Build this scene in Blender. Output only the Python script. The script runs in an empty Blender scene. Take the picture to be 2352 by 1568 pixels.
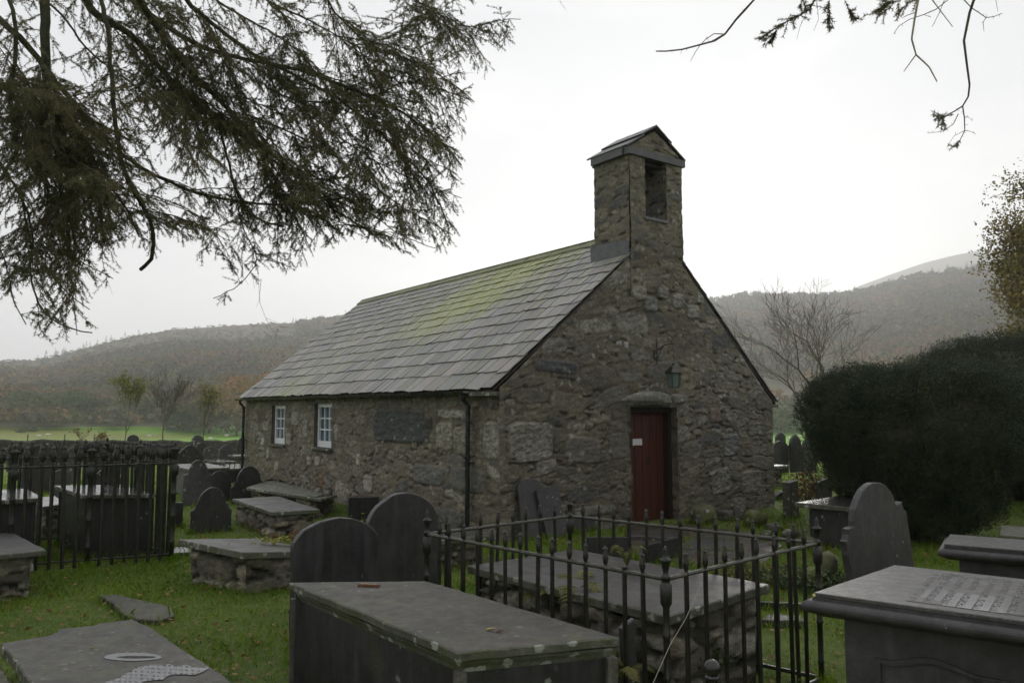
import bpy, math, random
import numpy as np
from mathutils import Vector, Matrix
random.seed(11)
RG = np.random.default_rng(11)
SC = bpy.context.scene
COLL = SC.collection

# ------------------------------------------------------------------ camera model (photo measured at 2352 x 1568)
F, TH, CZ = 1797.0, 0.0861, 1.75
CO = (-0.1625, 10.5753)          # near corner of the chapel
AN = 0.6279                      # heading of its gable wall
BX, BY = math.cos(AN), math.sin(AN)
AX, AY = -BY, BX
def ray(px, py):
    u = (px-1176)/F; v = (784-py)/F
    return (u, math.cos(TH)-v*math.sin(TH), math.sin(TH)+v*math.cos(TH))
def P(px, py, z):
    r = ray(px, py); t = (z-CZ)/r[2]
    return (r[0]*t, r[1]*t, z)
def D(px, py, Y):
    r = ray(px, py); t = Y/r[1]
    return (r[0]*t, Y, CZ+r[2]*t)
def proj(p):
    p = np.asarray(p, float); z = p[..., 2]-CZ
    yc = p[..., 1]*math.cos(TH)+z*math.sin(TH); zc = -p[..., 1]*math.sin(TH)+z*math.cos(TH)
    yc = np.where(yc < .05, .05, yc)
    return 1176+F*p[..., 0]/yc, 784-F*zc/yc
def G(lx, ly, z=0.0):            # chapel-local -> world
    return (CO[0]+lx*BX+ly*AX, CO[1]+lx*BY+ly*AY, z)
def inpoly(x, y, poly):
    x = np.asarray(x, float); y = np.asarray(y, float); c = np.zeros(x.shape, bool); n = len(poly)
    for i in range(n):
        x1, y1 = poly[i]; x2, y2 = poly[i-1]
        if y1 == y2: continue
        c ^= ((y1 > y) != (y2 > y)) & (x < (x2-x1)*(y-y1)/(y2-y1)+x1)
    return c

# ------------------------------------------------------------------ noise
def _h(ix, iy, iz, s):
    n = (ix.astype(np.int64)*374761393+iy.astype(np.int64)*668265263+iz.astype(np.int64)*2147483647+s*974634777) & 0xffffffff
    n = ((n ^ (n >> 13))*1274126177) & 0xffffffff
    n = ((n ^ (n >> 16))*2246822519) & 0xffffffff
    return ((n ^ (n >> 15)) & 0xffffff)/16777215.0
def vn(x, y, z=0.0, s=0):
    x, y, z = np.broadcast_arrays(np.asarray(x, float), np.asarray(y, float), np.asarray(z, float))
    ix, iy, iz = np.floor(x), np.floor(y), np.floor(z)
    fx, fy, fz = x-ix, y-iy, z-iz
    fx = fx*fx*(3-2*fx); fy = fy*fy*(3-2*fy); fz = fz*fz*(3-2*fz)
    r = 0
    for a in (0, 1):
        for b in (0, 1):
            for c in (0, 1):
                r = r+_h(ix+a, iy+b, iz+c, s)*(fx if a else 1-fx)*(fy if b else 1-fy)*(fz if c else 1-fz)
    return r*2-1
def fbm(x, y, z=0.0, s=0, o=4):
    r = 0; a = .5
    for i in range(o):
        k = 2.03**i
        r = r+a*vn(np.asarray(x)*k, np.asarray(y)*k, np.asarray(z)*k, s+i*17); a *= .5
    return r
def sstep(a, b, x):
    t = np.clip((np.asarray(x, float)-a)/(b-a), 0, 1); return t*t*(3-2*t)

# ------------------------------------------------------------------ objects
ROOTM = {}
def mk(name, V, Fc, mat, parent=None, smooth=False, col=None, world=True):
    V = np.asarray(V, float).reshape(-1, 3)
    if parent is not None and world and parent.name in ROOTM:
        M = np.array(ROOTM[parent.name].inverted())
        V = V@M[:3, :3].T+M[:3, 3]
    me = bpy.data.meshes.new(name)
    if isinstance(Fc, np.ndarray):
        n, k = Fc.shape
        me.vertices.add(len(V)); me.vertices.foreach_set('co', V.astype(np.float32).ravel())
        me.loops.add(n*k); me.loops.foreach_set('vertex_index', Fc.astype(np.int32).ravel())
        me.polygons.add(n); me.polygons.foreach_set('loop_start', np.arange(n, dtype=np.int32)*k)
        me.update(calc_edges=True)
    else:
        me.from_pydata(V.tolist(), [], [tuple(int(i) for i in f) for f in Fc]); me.update()
    if smooth:
        me.polygons.foreach_set('use_smooth', np.ones(len(me.polygons), bool))
    if col is not None:
        at = me.color_attributes.new('Col', 'FLOAT_COLOR', 'POINT')
        c = np.ones((len(V), 4), np.float32); c[:, :3] = col
        at.data.foreach_set('color', c.ravel())
    me.materials.append(mat)
    o = bpy.data.objects.new(name, me); COLL.objects.link(o)
    if parent is not None:
        o.parent = parent
        if parent.name in ROOTM: ROOTM[o.name] = ROOTM[parent.name]
    return o
def tag(o, label=None, cat=None, group=None, kind=None):
    if label: o['label'] = label
    if cat: o['category'] = cat
    if group: o['group'] = group
    if kind: o['kind'] = kind
    return o
def thing(name, loc, label, cat, group=None, rotz=0.0):
    o = bpy.data.objects.new(name, None); COLL.objects.link(o)
    o.location = loc; o.rotation_euler = (0, 0, rotz); o.empty_display_size = .2
    ROOTM[o.name] = Matrix.Translation(loc)@Matrix.Rotation(rotz, 4, 'Z')
    return tag(o, label, cat, group)
def solo(name, V, Fc, mat, label, cat, group=None, smooth=False, col=None):
    V = np.asarray(V, float).reshape(-1, 3)
    b = np.array([(V[:, 0].min()+V[:, 0].max())/2, (V[:, 1].min()+V[:, 1].max())/2, V[:, 2].min()])
    o = mk(name, V-b, Fc, mat, None, smooth, col); o.location = b
    return tag(o, label, cat, group)
def copyto(o, parent, loc, rotz=0.0, scale=None):
    c = o.copy(); COLL.objects.link(c); c.parent = parent; c.location = loc; c.rotation_euler = (0, 0, rotz)
    if scale: c.scale = scale
    return c
class MB:
    def __init__(s): s.V = []; s.F = []; s.C = []
    def add(s, V, Fc, col=None):
        k = len(s.V); s.V.extend([tuple(v) for v in V]); s.F.extend([tuple(int(i)+k for i in f) for f in Fc])
        if col is not None: s.C.extend([col]*len(V))
        return s
    def box(s, c, d, rz=0.0, tilt=None, col=None):
        M = Matrix.Translation(c)@Matrix.Rotation(rz, 4, 'Z')
        if tilt: M = M@tilt
        V = [M@Vector((x*d[0]/2, y*d[1]/2, z*d[2]/2)) for x in (-1, 1) for y in (-1, 1) for z in (-1, 1)]
        return s.add(V, [(0, 1, 3, 2), (4, 6, 7, 5), (0, 4, 5, 1), (2, 3, 7, 6), (0, 2, 6, 4), (1, 5, 7, 3)], col)
    def tube(s, pts, rad, n=8, col=None, cap=True):
        pts = [Vector(p) for p in pts]; m = len(pts)
        if not hasattr(rad, '__len__'): rad = [rad]*m
        V = []; Fc = []; up = None
        for i, p in enumerate(pts):
            t = (pts[min(i+1, m-1)]-pts[max(i-1, 0)]).normalized()
            if up is None: up = Vector((0, 0, 1)) if abs(t.z) < .9 else Vector((1, 0, 0))
            a = t.cross(up).normalized(); b = t.cross(a).normalized(); up = b if abs(t.dot(b)) < .9 else up
            up = a.cross(t)
            for j in range(n):
                th = 2*math.pi*j/n; V.append(p+(a*math.cos(th)+b*math.sin(th))*rad[i])
        for i in range(m-1):
            for j in range(n):
                Fc.append((i*n+j, i*n+(j+1) % n, (i+1)*n+(j+1) % n, (i+1)*n+j))
        if cap: Fc.append(tuple(range(n-1, -1, -1))); Fc.append(tuple((m-1)*n+j for j in range(n)))
        return s.add(V, Fc, col)
    def lathe(s, prof, c, n=10, col=None):
        V = []; Fc = []; m = len(prof)
        for r, z in prof:
            for j in range(n):
                th = 2*math.pi*(j+.5)/n; V.append((c[0]+r*math.cos(th), c[1]+r*math.sin(th), c[2]+z))
        for i in range(m-1):
            for j in range(n): Fc.append((i*n+j, i*n+(j+1) % n, (i+1)*n+(j+1) % n, (i+1)*n+j))
        Fc.append(tuple(range(n-1, -1, -1))); Fc.append(tuple((m-1)*n+j for j in range(n)))
        return s.add(V, Fc, col)
    def plate(s, out, O, ex, ey, nn, thick, bev=.006, jit=.004, res=.05, seed=0, sharp=None):
        O, ex, ey, nn = Vector(O), Vector(ex), Vector(ey), Vector(nn)
        pts = []
        n = len(out)
        for i in range(n):
            a = out[i]; b = out[(i+1) % n]; L = math.hypot(b[0]-a[0], b[1]-a[1]); k = max(1, int(L/res))
            for j in range(k): pts.append((a[0]+(b[0]-a[0])*j/k, a[1]+(b[1]-a[1])*j/k))
        m = len(pts)
        ar = sum(pts[i][0]*pts[(i+1) % m][1]-pts[(i+1) % m][0]*pts[i][1] for i in range(m))
        sg = 1 if ar > 0 else -1
        nrm = []
        for i in range(m):
            t = Vector((pts[(i+1) % m][0]-pts[i-1][0], pts[(i+1) % m][1]-pts[i-1][1]))
            if t.length < 1e-9: t = Vector((1, 0))
            t.normalize(); nrm.append((t.y*sg, -t.x*sg))
        arr = np.array(pts); j1 = fbm(arr[:, 0]*7, arr[:, 1]*7, seed*3.7, 5+seed, 3)*jit*2.2
        j2 = fbm(arr[:, 0]*23, arr[:, 1]*23, seed*1.7, 9+seed, 2)*jit*1.6
        V = []; Fc = []
        lay = [(-bev, 0, 1), (0, -bev, 1), (0, -thick+bev, .6), (-bev, -thick, .6)]
        for off, dz, w in lay:
            for i in range(m):
                e = off+j1[i]+j2[i]*w*(1 if dz < -bev-1e-6 or off == 0 else .6)
                x = pts[i][0]+nrm[i][0]*e; y = pts[i][1]+nrm[i][1]*e
                V.append(O+ex*x+ey*y+nn*dz)
        for l in range(3):
            for i in range(m):
                a = l*m+i; b = l*m+(i+1) % m; c = (l+1)*m+(i+1) % m; d = (l+1)*m+i
                Fc.append((a, d, c, b) if sg > 0 else (a, b, c, d))
        top = tuple(range(m)); bot = tuple(range(3*m, 4*m))
        Fc.append(top if sg > 0 else top[::-1]); Fc.append(bot[::-1] if sg > 0 else bot)
        if ex.cross(ey).dot(nn) < 0: Fc = [f[::-1] for f in Fc]
        return s.add(V, Fc)
    def build(s, name, mat, parent=None, smooth=False):
        return mk(name, s.V, s.F, mat, parent, smooth, np.array(s.C) if len(s.C) == len(s.V) and s.C else None)
    def solo(s, name, mat, label, cat, group=None, smooth=False):
        return solo(name, s.V, s.F, mat, label, cat, group, smooth, np.array(s.C) if len(s.C) == len(s.V) and s.C else None)

def segs(P0, P1, r0, r1, n=3):
    P0 = np.asarray(P0, float); P1 = np.asarray(P1, float); N = len(P0)
    r0 = np.broadcast_to(r0, (N,)); r1 = np.broadcast_to(r1, (N,))
    t = P1-P0; t /= np.maximum(np.linalg.norm(t, axis=1, keepdims=True), 1e-9)
    up = np.where(np.abs(t[:, 2:3]) < .9, np.array([[0, 0, 1.]]), np.array([[1., 0, 0]]))
    a = np.cross(t, up); a /= np.linalg.norm(a, axis=1, keepdims=True); b = np.cross(t, a)
    V = np.zeros((N, 2*n, 3))
    for j in range(n):
        th = 2*math.pi*j/n; d = a*math.cos(th)+b*math.sin(th)
        V[:, j] = P0+d*r0[:, None]; V[:, n+j] = P1+d*r1[:, None]
    base = (np.arange(N)*2*n)[:, None]
    q = np.array([[j, (j+1) % n, n+(j+1) % n, n+j] for j in range(n)])
    Fc = (base[:, :, None]+q[None]).reshape(-1, 4)
    return V.reshape(-1, 3), Fc
def cards(C, size, asp=.6, flat=0.0, rg=RG):
    C = np.asarray(C, float); N = len(C); size = np.broadcast_to(size, (N,))
    a = rg.normal(size=(N, 3)); a[:, 2] *= (1-flat); a /= np.linalg.norm(a, axis=1, keepdims=True)
    b = rg.normal(size=(N, 3)); b[:, 2] *= (1-flat); b -= a*(a*b).sum(1, keepdims=True); b /= np.linalg.norm(b, axis=1, keepdims=True)
    a = a*size[:, None]; b = b*size[:, None]*asp
    V = np.stack([C-a, C-b*.9, C+a, C+b*1.1], 1).reshape(-1, 3)
    return V, (np.arange(N)*4)[:, None]+np.array([[0, 1, 2, 3]])
def needles(P0, P1, K, L, w, rg=RG, fwd=.75):
    P0 = np.repeat(np.asarray(P0, float), K, 0); P1 = np.repeat(np.asarray(P1, float), K, 0); N = len(P0)
    t = (P1-P0); t /= np.maximum(np.linalg.norm(t, axis=1, keepdims=True), 1e-9)
    q = P0+(P1-P0)*rg.random((N, 1))
    r = rg.normal(size=(N, 3)); r -= t*(r*t).sum(1, keepdims=True); r /= np.linalg.norm(r, axis=1, keepdims=True)
    d = r+t*fwd; d /= np.linalg.norm(d, axis=1, keepdims=True)
    s = np.cross(d, rg.normal(size=(N, 3))); s /= np.linalg.norm(s, axis=1, keepdims=True)
    ln = L*(.7+.5*rg.random((N, 1)))
    V = np.stack([q-s*w/2, q+s*w/2, q+d*ln], 1).reshape(-1, 3)
    return V, np.arange(3*N).reshape(-1, 3)

# ------------------------------------------------------------------ materials
class NT:
    def __init__(s, name, rough=.8, spec=.5):
        s.m = bpy.data.materials.new(name); s.m.use_nodes = True; s.t = s.m.node_tree
        s.b = s.t.nodes['Principled BSDF']; s.b.inputs['Roughness'].default_value = rough
        s.b.inputs['Specular IOR Level'].default_value = spec
        s.geo = s.t.nodes.new('ShaderNodeNewGeometry')
    def n(s, ty, **k):
        o = s.t.nodes.new(ty)
        for a, v in k.items(): setattr(o, a, v)
        return o
    def l(s, a, b): s.t.links.new(a, b)
    def pos(s, sc=(1, 1, 1), src=None, rot=0.0):
        m = s.n('ShaderNodeMapping'); m.inputs['Scale'].default_value = sc; m.inputs['Rotation'].default_value = (0, 0, rot)
        s.l(src or s.geo.outputs['Position'], m.inputs['Vector']); return m.outputs[0]
    def noise(s, scale, det=4, rough=.6, vec=None, dist=0.0):
        o = s.n('ShaderNodeTexNoise'); o.inputs['Scale'].default_value = scale; o.inputs['Detail'].default_value = det
        o.inputs['Roughness'].default_value = rough; o.inputs['Distortion'].default_value = dist
        s.l(vec or s.geo.outputs['Position'], o.inputs['Vector']); return o.outputs['Fac']
    def voro(s, scale, vec=None, feat='F1'):
        o = s.n('ShaderNodeTexVoronoi', feature=feat); o.inputs['Scale'].default_value = scale
        s.l(vec or s.geo.outputs['Position'], o.inputs['Vector']); return o
    def ramp(s, fac, stops):
        r = s.n('ShaderNodeValToRGB'); e = r.color_ramp.elements
        while len(e) < len(stops): e.new(.5)
        for i, (p, c) in enumerate(stops):
            e[i].position = p; e[i].color = (c, c, c, 1) if not hasattr(c, '__len__') else (*c, 1)
        s.l(fac, r.inputs[0]); return r.outputs[0]
    def mix(s, fac, a, b, bt='MIX'):
        o = s.n('ShaderNodeMix', data_type='RGBA', blend_type=bt)
        for i, v in ((0, fac), (6, a), (7, b)):
            if hasattr(v, 'is_output'): s.l(v, o.inputs[i])
            elif i == 0: o.inputs[0].default_value = v
            else: o.inputs[i].default_value = (*v, 1) if hasattr(v, '__len__') else (v, v, v, 1)
        return o.outputs[2]
    def math(s, op, a, b=0.0):
        o = s.n('ShaderNodeMath', operation=op)
        for i, v in enumerate((a, b)):
            if hasattr(v, 'is_output'): s.l(v, o.inputs[i])
            else: o.inputs[i].default_value = v
        return o.outputs[0]
    def col(s, c): s.l(c, s.b.inputs['Base Color']) if hasattr(c, 'is_output') else setattr(s.b.inputs['Base Color'], 'default_value', (*c, 1)); return s
    def rgh(s, c): s.l(c, s.b.inputs['Roughness']); return s
    def bump(s, h, strength=.4, dist=.01):
        o = s.n('ShaderNodeBump'); o.inputs['Strength'].default_value = strength; o.inputs['Distance'].default_value = dist
        s.l(h, o.inputs['Height']); s.l(o.outputs[0], s.b.inputs['Normal']); return s
    def attr(s):
        o = s.n('ShaderNodeAttribute'); o.attribute_name = 'Col'; return o.outputs['Color']

def stone(name, c1, c2, sc=3.0, r=(.35, .6), fine=60, lich=None, moss=None, bump=.35, bd=.006, streak=None, spec=.5):
    m = NT(name, spec=spec)
    v = m.pos((1, 1, 1)); big = m.noise(sc, 6, .65, v); fi = m.noise(fine, 3, .7, v)
    c = m.mix(m.ramp(big, [(.3, 0), (.72, 1)]), c1, c2); mid = m.noise(sc*5, 5, .75, v); c = m.mix(.8, c, m.ramp(mid, [(.3, .5), (.5, .95), (.72, 1.55)]), 'MULTIPLY'); lo_ = m.noise(.9, 5, .7, v, .5); c = m.mix(.7, c, m.ramp(lo_, [(.35, .6), (.5, 1.0), (.66, 1.3)]), 'MULTIPLY')
    sn2 = m.noise(1.6, 4, .7, m.pos((9, 9, .8))); c = m.mix(m.math('MULTIPLY', m.ramp(sn2, [(.52, 0), (.68, 1)]), .5), c, tuple((x*1.25+.005) for x in c2))
    c = m.mix(.55, c, m.ramp(fi, [(.25, .45), (.75, 1.0)]), 'MULTIPLY')
    if streak:
        sn = m.noise(2.2, 3, .5, m.pos((6, 6, .7)))
        c = m.mix(m.math('MULTIPLY', m.ramp(sn, [(.5, 0), (.75, 1)]), .8), c, streak)
    if moss:
        mn = m.noise(moss[1], 5, .7, v); c = m.mix(m.ramp(mn, [(moss[2], 0), (moss[2]+.12, .85)]), c, moss[0])
    if lich:
        vo = m.voro(lich[1], v); nz = m.noise(1.7, 2, .5, v)
        dn_ = m.math('ADD', vo.outputs['Distance'], m.math('MULTIPLY', m.math('SUBTRACT', m.noise(lich[1]*3.2, 4, .75, v), .5), .62))
        sp = m.math('MULTIPLY', m.ramp(dn_, [(lich[2], 1), (lich[2]+.06, 0)]), m.ramp(nz, [(lich[3], 0), (lich[3]+.06, 1)]))
        c = m.mix(sp, c, m.mix(fi, tuple(x*.6 for x in lich[0]), lich[0]))
    m.col(c); m.rgh(m.ramp(m.noise(sc*1.7, 5, .7, v), [(.3, r[0]), (.7, r[1])]))
    h = m.math('ADD', m.math('MULTIPLY', m.noise(sc*4, 4, .6, v), .8), m.math('MULTIPLY', fi, .35))
    m.bump(h, bump, bd); return m.m
LICH = (.34, .36, .30)
SLATE = stone('slate headstone', (.019, .018, .019), (.036, .034, .034), 2.2, (.34, .62), 45, (LICH, 10, .13, .54), ((.04, .046, .018), 2.0, .60), .5, .008, streak=(.045, .048, .044))
SLATE_L = stone('weathered slate with lichen', (.045, .045, .046), (.085, .082, .078), 2.5, (.45, .7), 50, (LICH, 7, .20, .5), ((.07, .075, .025), 2.4, .6))
SLATE_P = stone('purple grey slate', (.046, .042, .045), (.074, .069, .072), 2.0, (.4, .62), 70, (LICH, 12, .10, .56), ((.05, .052, .03), 2.6, .60), .45, .006, streak=(.036, .032, .035))
LEDGER = stone('wet ledger slate', (.045, .042, .042), (.080, .075, .071), 2.6, (.33, .62), 80, ((.2, .21, .17), 12, .08, .62), ((.07, .072, .04), 3.0, .64), .3, .003)
LEDGER_W = stone('very wet ledger slate', (.06, .06, .062), (.10, .098, .098), 2.0, (.10, .28), 80, None, None, .1, .002)
LEDGER_B = stone('brown lichened ledger', (.042, .040, .032), (.080, .073, .058), 5, (.42, .65), 90, ((.20, .21, .17), 13, .12, .5), ((.075, .078, .035), 4.0, .53), .6, .006)
EDGE = stone('mossy slab edge', (.06, .062, .045), (.13, .135, .10), 9, (.5, .75), 60, (LICH, 11, .26, .42), ((.06, .068, .022), 5.0, .5), .6, .006)
GRAN = stone('speckled granite slab', (.055, .052, .051), (.092, .087, .082), 9, (.38, .6), 110, ((.25, .24, .2), 60, .12, .4), None, .35, .003)
DRY = stone('rough block stone', (.07, .066, .055), (.15, .14, .115), 4, (.6, .85), 40, (LICH, 10, .2, .52), ((.07, .08, .02), 3.0, .56), .8, .012)
MOSSY = stone('mossy boulder', (.07, .075, .03), (.15, .145, .08), 4, (.7, .9), 40, (LICH, 9, .2, .5), ((.09, .11, .02), 3.0, .45), .9, .012)
def rubble_mat():
    m = NT('lime mortared rubble', .85); v = m.pos()
    a = m.attr(); n1 = m.noise(26, 5, .72, m.pos((1, 1, 2.2))); n2 = m.noise(2.3, 4, .6, v); n3 = m.noise(90, 2, .6, v)
    c = m.mix(.8, a, m.ramp(n1, [(.28, .38), (.5, .85), (.78, 1.45)]), 'MULTIPLY')
    c = m.mix(.7, c, m.ramp(n2, [(.3, .62), (.7, 1.25)]), 'MULTIPLY')
    c = m.mix(.5, c, m.ramp(n3, [(.3, .6), (.7, 1.3)]), 'MULTIPLY')
    mo = m.noise(1.4, 5, .7, v); c = m.mix(m.math('MULTIPLY', m.ramp(mo, [(.56, 0), (.72, 1)]), .45), c, (.055, .06, .025))
    vo = m.voro(6, v); dn_ = m.math('ADD', vo.outputs['Distance'], m.math('MULTIPLY', m.math('SUBTRACT', m.noise(22, 5, .8, v), .5), .9)); c = m.mix(m.math('MULTIPLY', m.ramp(dn_, [(.15, 1), (.24, 0)]), m.ramp(m.noise(1.3, 3, .6, v), [(.48, 0), (.60, .75)])), c, (.30, .295, .26))
    m.col(c); m.rgh(m.ramp(n2, [(.3, .6), (.7, .9)]))
    m.bump(m.math('ADD', n1, m.math('MULTIPLY', n3, .5)), .8, .012); return m.m
RUB = rubble_mat()
def roof_mat():
    m = NT('roof slates', .5); v = m.pos()
    tc = m.n('ShaderNodeTexCoord'); ob = tc.outputs['Object']
    a = m.attr(); n1 = m.noise(7, 5, .7, m.pos((1, 1, .5))); n3 = m.noise(70, 3, .65, v)
    c = m.mix(.75, a, m.ramp(n1, [(.3, .55), (.7, 1.35)]), 'MULTIPLY')
    c = m.mix(.6, c, m.ramp(n3, [(.3, .5), (.7, 1.3)]), 'MULTIPLY')
    sx = m.n('ShaderNodeSeparateXYZ'); m.l(ob, sx.inputs[0]); y = sx.outputs['Y']; z = sx.outputs['Z']
    # yellow-green lichen: streaks running down the slope, thick below the bellcote
    st = m.noise(1.0, 6, .72, m.pos((1.3, 4.5, 1.3), ob), .3); fn = m.noise(13, 6, .85, m.pos((1.2, 3.2, 1.2), ob))
    def band(cn, wd, z0, z1, amp):
        g = m.math('SUBTRACT', 1.0, m.math('ABSOLUTE', m.math('DIVIDE', m.math('SUBTRACT', y, cn), wd)))
        g = m.math('MAXIMUM', g, 0.0)
        r = m.n('ShaderNodeMapRange'); r.inputs[1].default_value = z0; r.inputs[2].default_value = z1; m.l(z, r.inputs[0])
        return m.math('MULTIPLY', m.math('MULTIPLY', g, r.outputs[0]), amp)
    far = band(8.0, 1.6, 3.6, 2.1, .16)
    y = m.math('SUBTRACT', y, m.math('MULTIPLY', m.math('SUBTRACT', 4.6, z), .9))
    w = m.math('ADD', band(2.9, 2.1, 2.7, 3.7, .34), m.math('ADD', band(4.6, 2.6, 2.2, 4.0, .12), far))
    s_ = m.math('ADD', m.math('SUBTRACT', m.math('ADD', m.math('MULTIPLY', st, 1.0), m.math('MULTIPLY', fn, 2.3)), 1.15), w)
    k = m.ramp(s_, [(.63, 0), (.67, .6), (.78, .95)])
    c = m.mix(k, c, m.mix(m.ramp(n3, [(.35, 0), (.65, 1)]), (.13, .145, .045), (.36, .39, .09)))
    m.col(c); m.rgh(m.ramp(n1, [(.3, .36), (.7, .58)])); m.bump(m.math('ADD', m.math('MULTIPLY', n1, .6), m.math('MULTIPLY', n3, .3)), .4, .006); return m.m
ROOF = roof_mat()
def simple(name, c, rough, var=.35, sc=12, bump=0.0, spec=.5, metal=0.0, c2=None):
    m = NT(name, rough, spec); n = m.noise(sc, 5, .65)
    m.col(m.mix(m.ramp(n, [(.3, 0), (.7, 1)]), tuple(x*(1-var) for x in c), c2 or tuple(min(1, x*(1+var)) for x in c)))
    m.rgh(m.ramp(m.noise(sc*.7, 3), [(.3, rough*.8), (.7, min(1, rough*1.2))]))
    if bump: m.bump(n, bump, .005)
    m.b.inputs['Metallic'].default_value = metal; return m.m
IRON = simple('black painted iron', (.010, .011, .010), .34, .4, 25, .4, c2=(.030, .030, .020))
IRON_G = simple('algae covered iron', (.009, .010, .007), .5, .5, 18, .5, c2=(.022, .025, .010))
RAILM = simple('worn rail iron', (.035, .034, .024), .4, .5, 30, .4, c2=(.085, .08, .06))
PIPE = simple('black plastic pipe', (.012, .015, .017), .28, .2, 8)
WHITE = simple('white window paint', (.72, .74, .77), .4, .06, 6)
PAPER = simple('white paper', (.62, .63, .62), .7, .05, 20)
WOODD = simple('dark timber', (.022, .014, .010), .6, .4, 30, .3)
LEAD = simple('lead flashing', (.10, .105, .11), .42, .3, 9, .5)
CAPS = simple('grey roof slab', (.055, .057, .058), .45, .3, 7, .5)
def door_mat():
    m = NT('red stained door', .5); v = m.pos((14, 14, .8)); n = m.noise(3, 5, .65, v)
    c = m.mix(m.ramp(n, [(.3, 0), (.7, 1)]), (.045, .012, .008), (.095, .027, .015)); m.col(c); m.bump(n, .3, .004); return m.m
DOORM = door_mat()
def glass_mat(name, c):
    m = NT(name, .06, .8); m.col(m.mix(m.noise(3, 2), tuple(x*.7 for x in c), c)); return m.m
GLASS = glass_mat('old window glass', (.05, .10, .14))
LGLASS = glass_mat('frosted lantern glass', (.16, .21, .20))
def leafy(name, c1, c2, sc=.6, rough=.75, trans=.25, attr=False):
    m = NT(name, rough, .3)
    n = m.noise(sc, 4, .6); c = m.mix(m.ramp(n, [(.32, 0), (.68, 1)]), c1, c2)
    if attr: c = m.mix(.999, c, m.attr(), 'MULTIPLY')
    m.col(c)
    if trans:
        tr = m.n('ShaderNodeBsdfTranslucent'); m.l(c, tr.inputs[0]); mx = m.n('ShaderNodeMixShader'); mx.inputs[0].default_value = trans
        out = m.t.nodes['Material Output']; m.l(m.b.outputs[0], mx.inputs[1]); m.l(tr.outputs[0], mx.inputs[2]); m.l(mx.outputs[0], out.inputs[0])
    return m.m
SPRUCE = leafy('spruce needles', (.08, .095, .045), (.20, .18, .085), 1.6, .6, .45)
SPRUCE_B = leafy('browned spruce twigs', (.06, .045, .03), (.13, .09, .055), 2, .8, .0)
BARK = simple('spruce bark', (.05, .042, .028), .85, .45, 14, .8, c2=(.085, .09, .045))
PALE = simple('lichened pale twig', (.46, .42, .34), .8, .3, 40, .6)
TWIG = simple('grey brown twig', (.10, .082, .062), .85, .35, 10)
YEW = leafy('yew foliage', (.013, .027, .011), (.050, .068, .027), 2.6, .55, .12)
GRASS = leafy('grass blades', (.115, .225, .014), (.24, .34, .03), 1.1, .5, .35)
WHITEC = leafy('tinted foliage', (.8, .8, .8), (1, 1, 1), .15, .85, .15, True)
LITTER = leafy('fallen leaves', (.10, .055, .025), (.26, .16, .06), 9, .7, .1)
FERN = leafy('fern fronds', (.07, .085, .02), (.20, .19, .05), 5, .6, .3)
IVY = leafy('bramble leaves', (.03, .055, .02), (.07, .10, .03), 8, .5, .1)
FLOW = leafy('cream flower heads', (.40, .39, .28), (.62, .60, .46), 10, .7, .2)
FLORY = leafy('yellow green spray', (.20, .24, .05), (.40, .40, .12), 12, .6, .3)
FLORR = leafy('rust coloured spray', (.10, .035, .02), (.20, .07, .03), 12, .6, .2)
HAZE = .0006; SKY = (.70, 1.02, 1.03, .93); SUNE = 1.3; EXPO = .2
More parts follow.
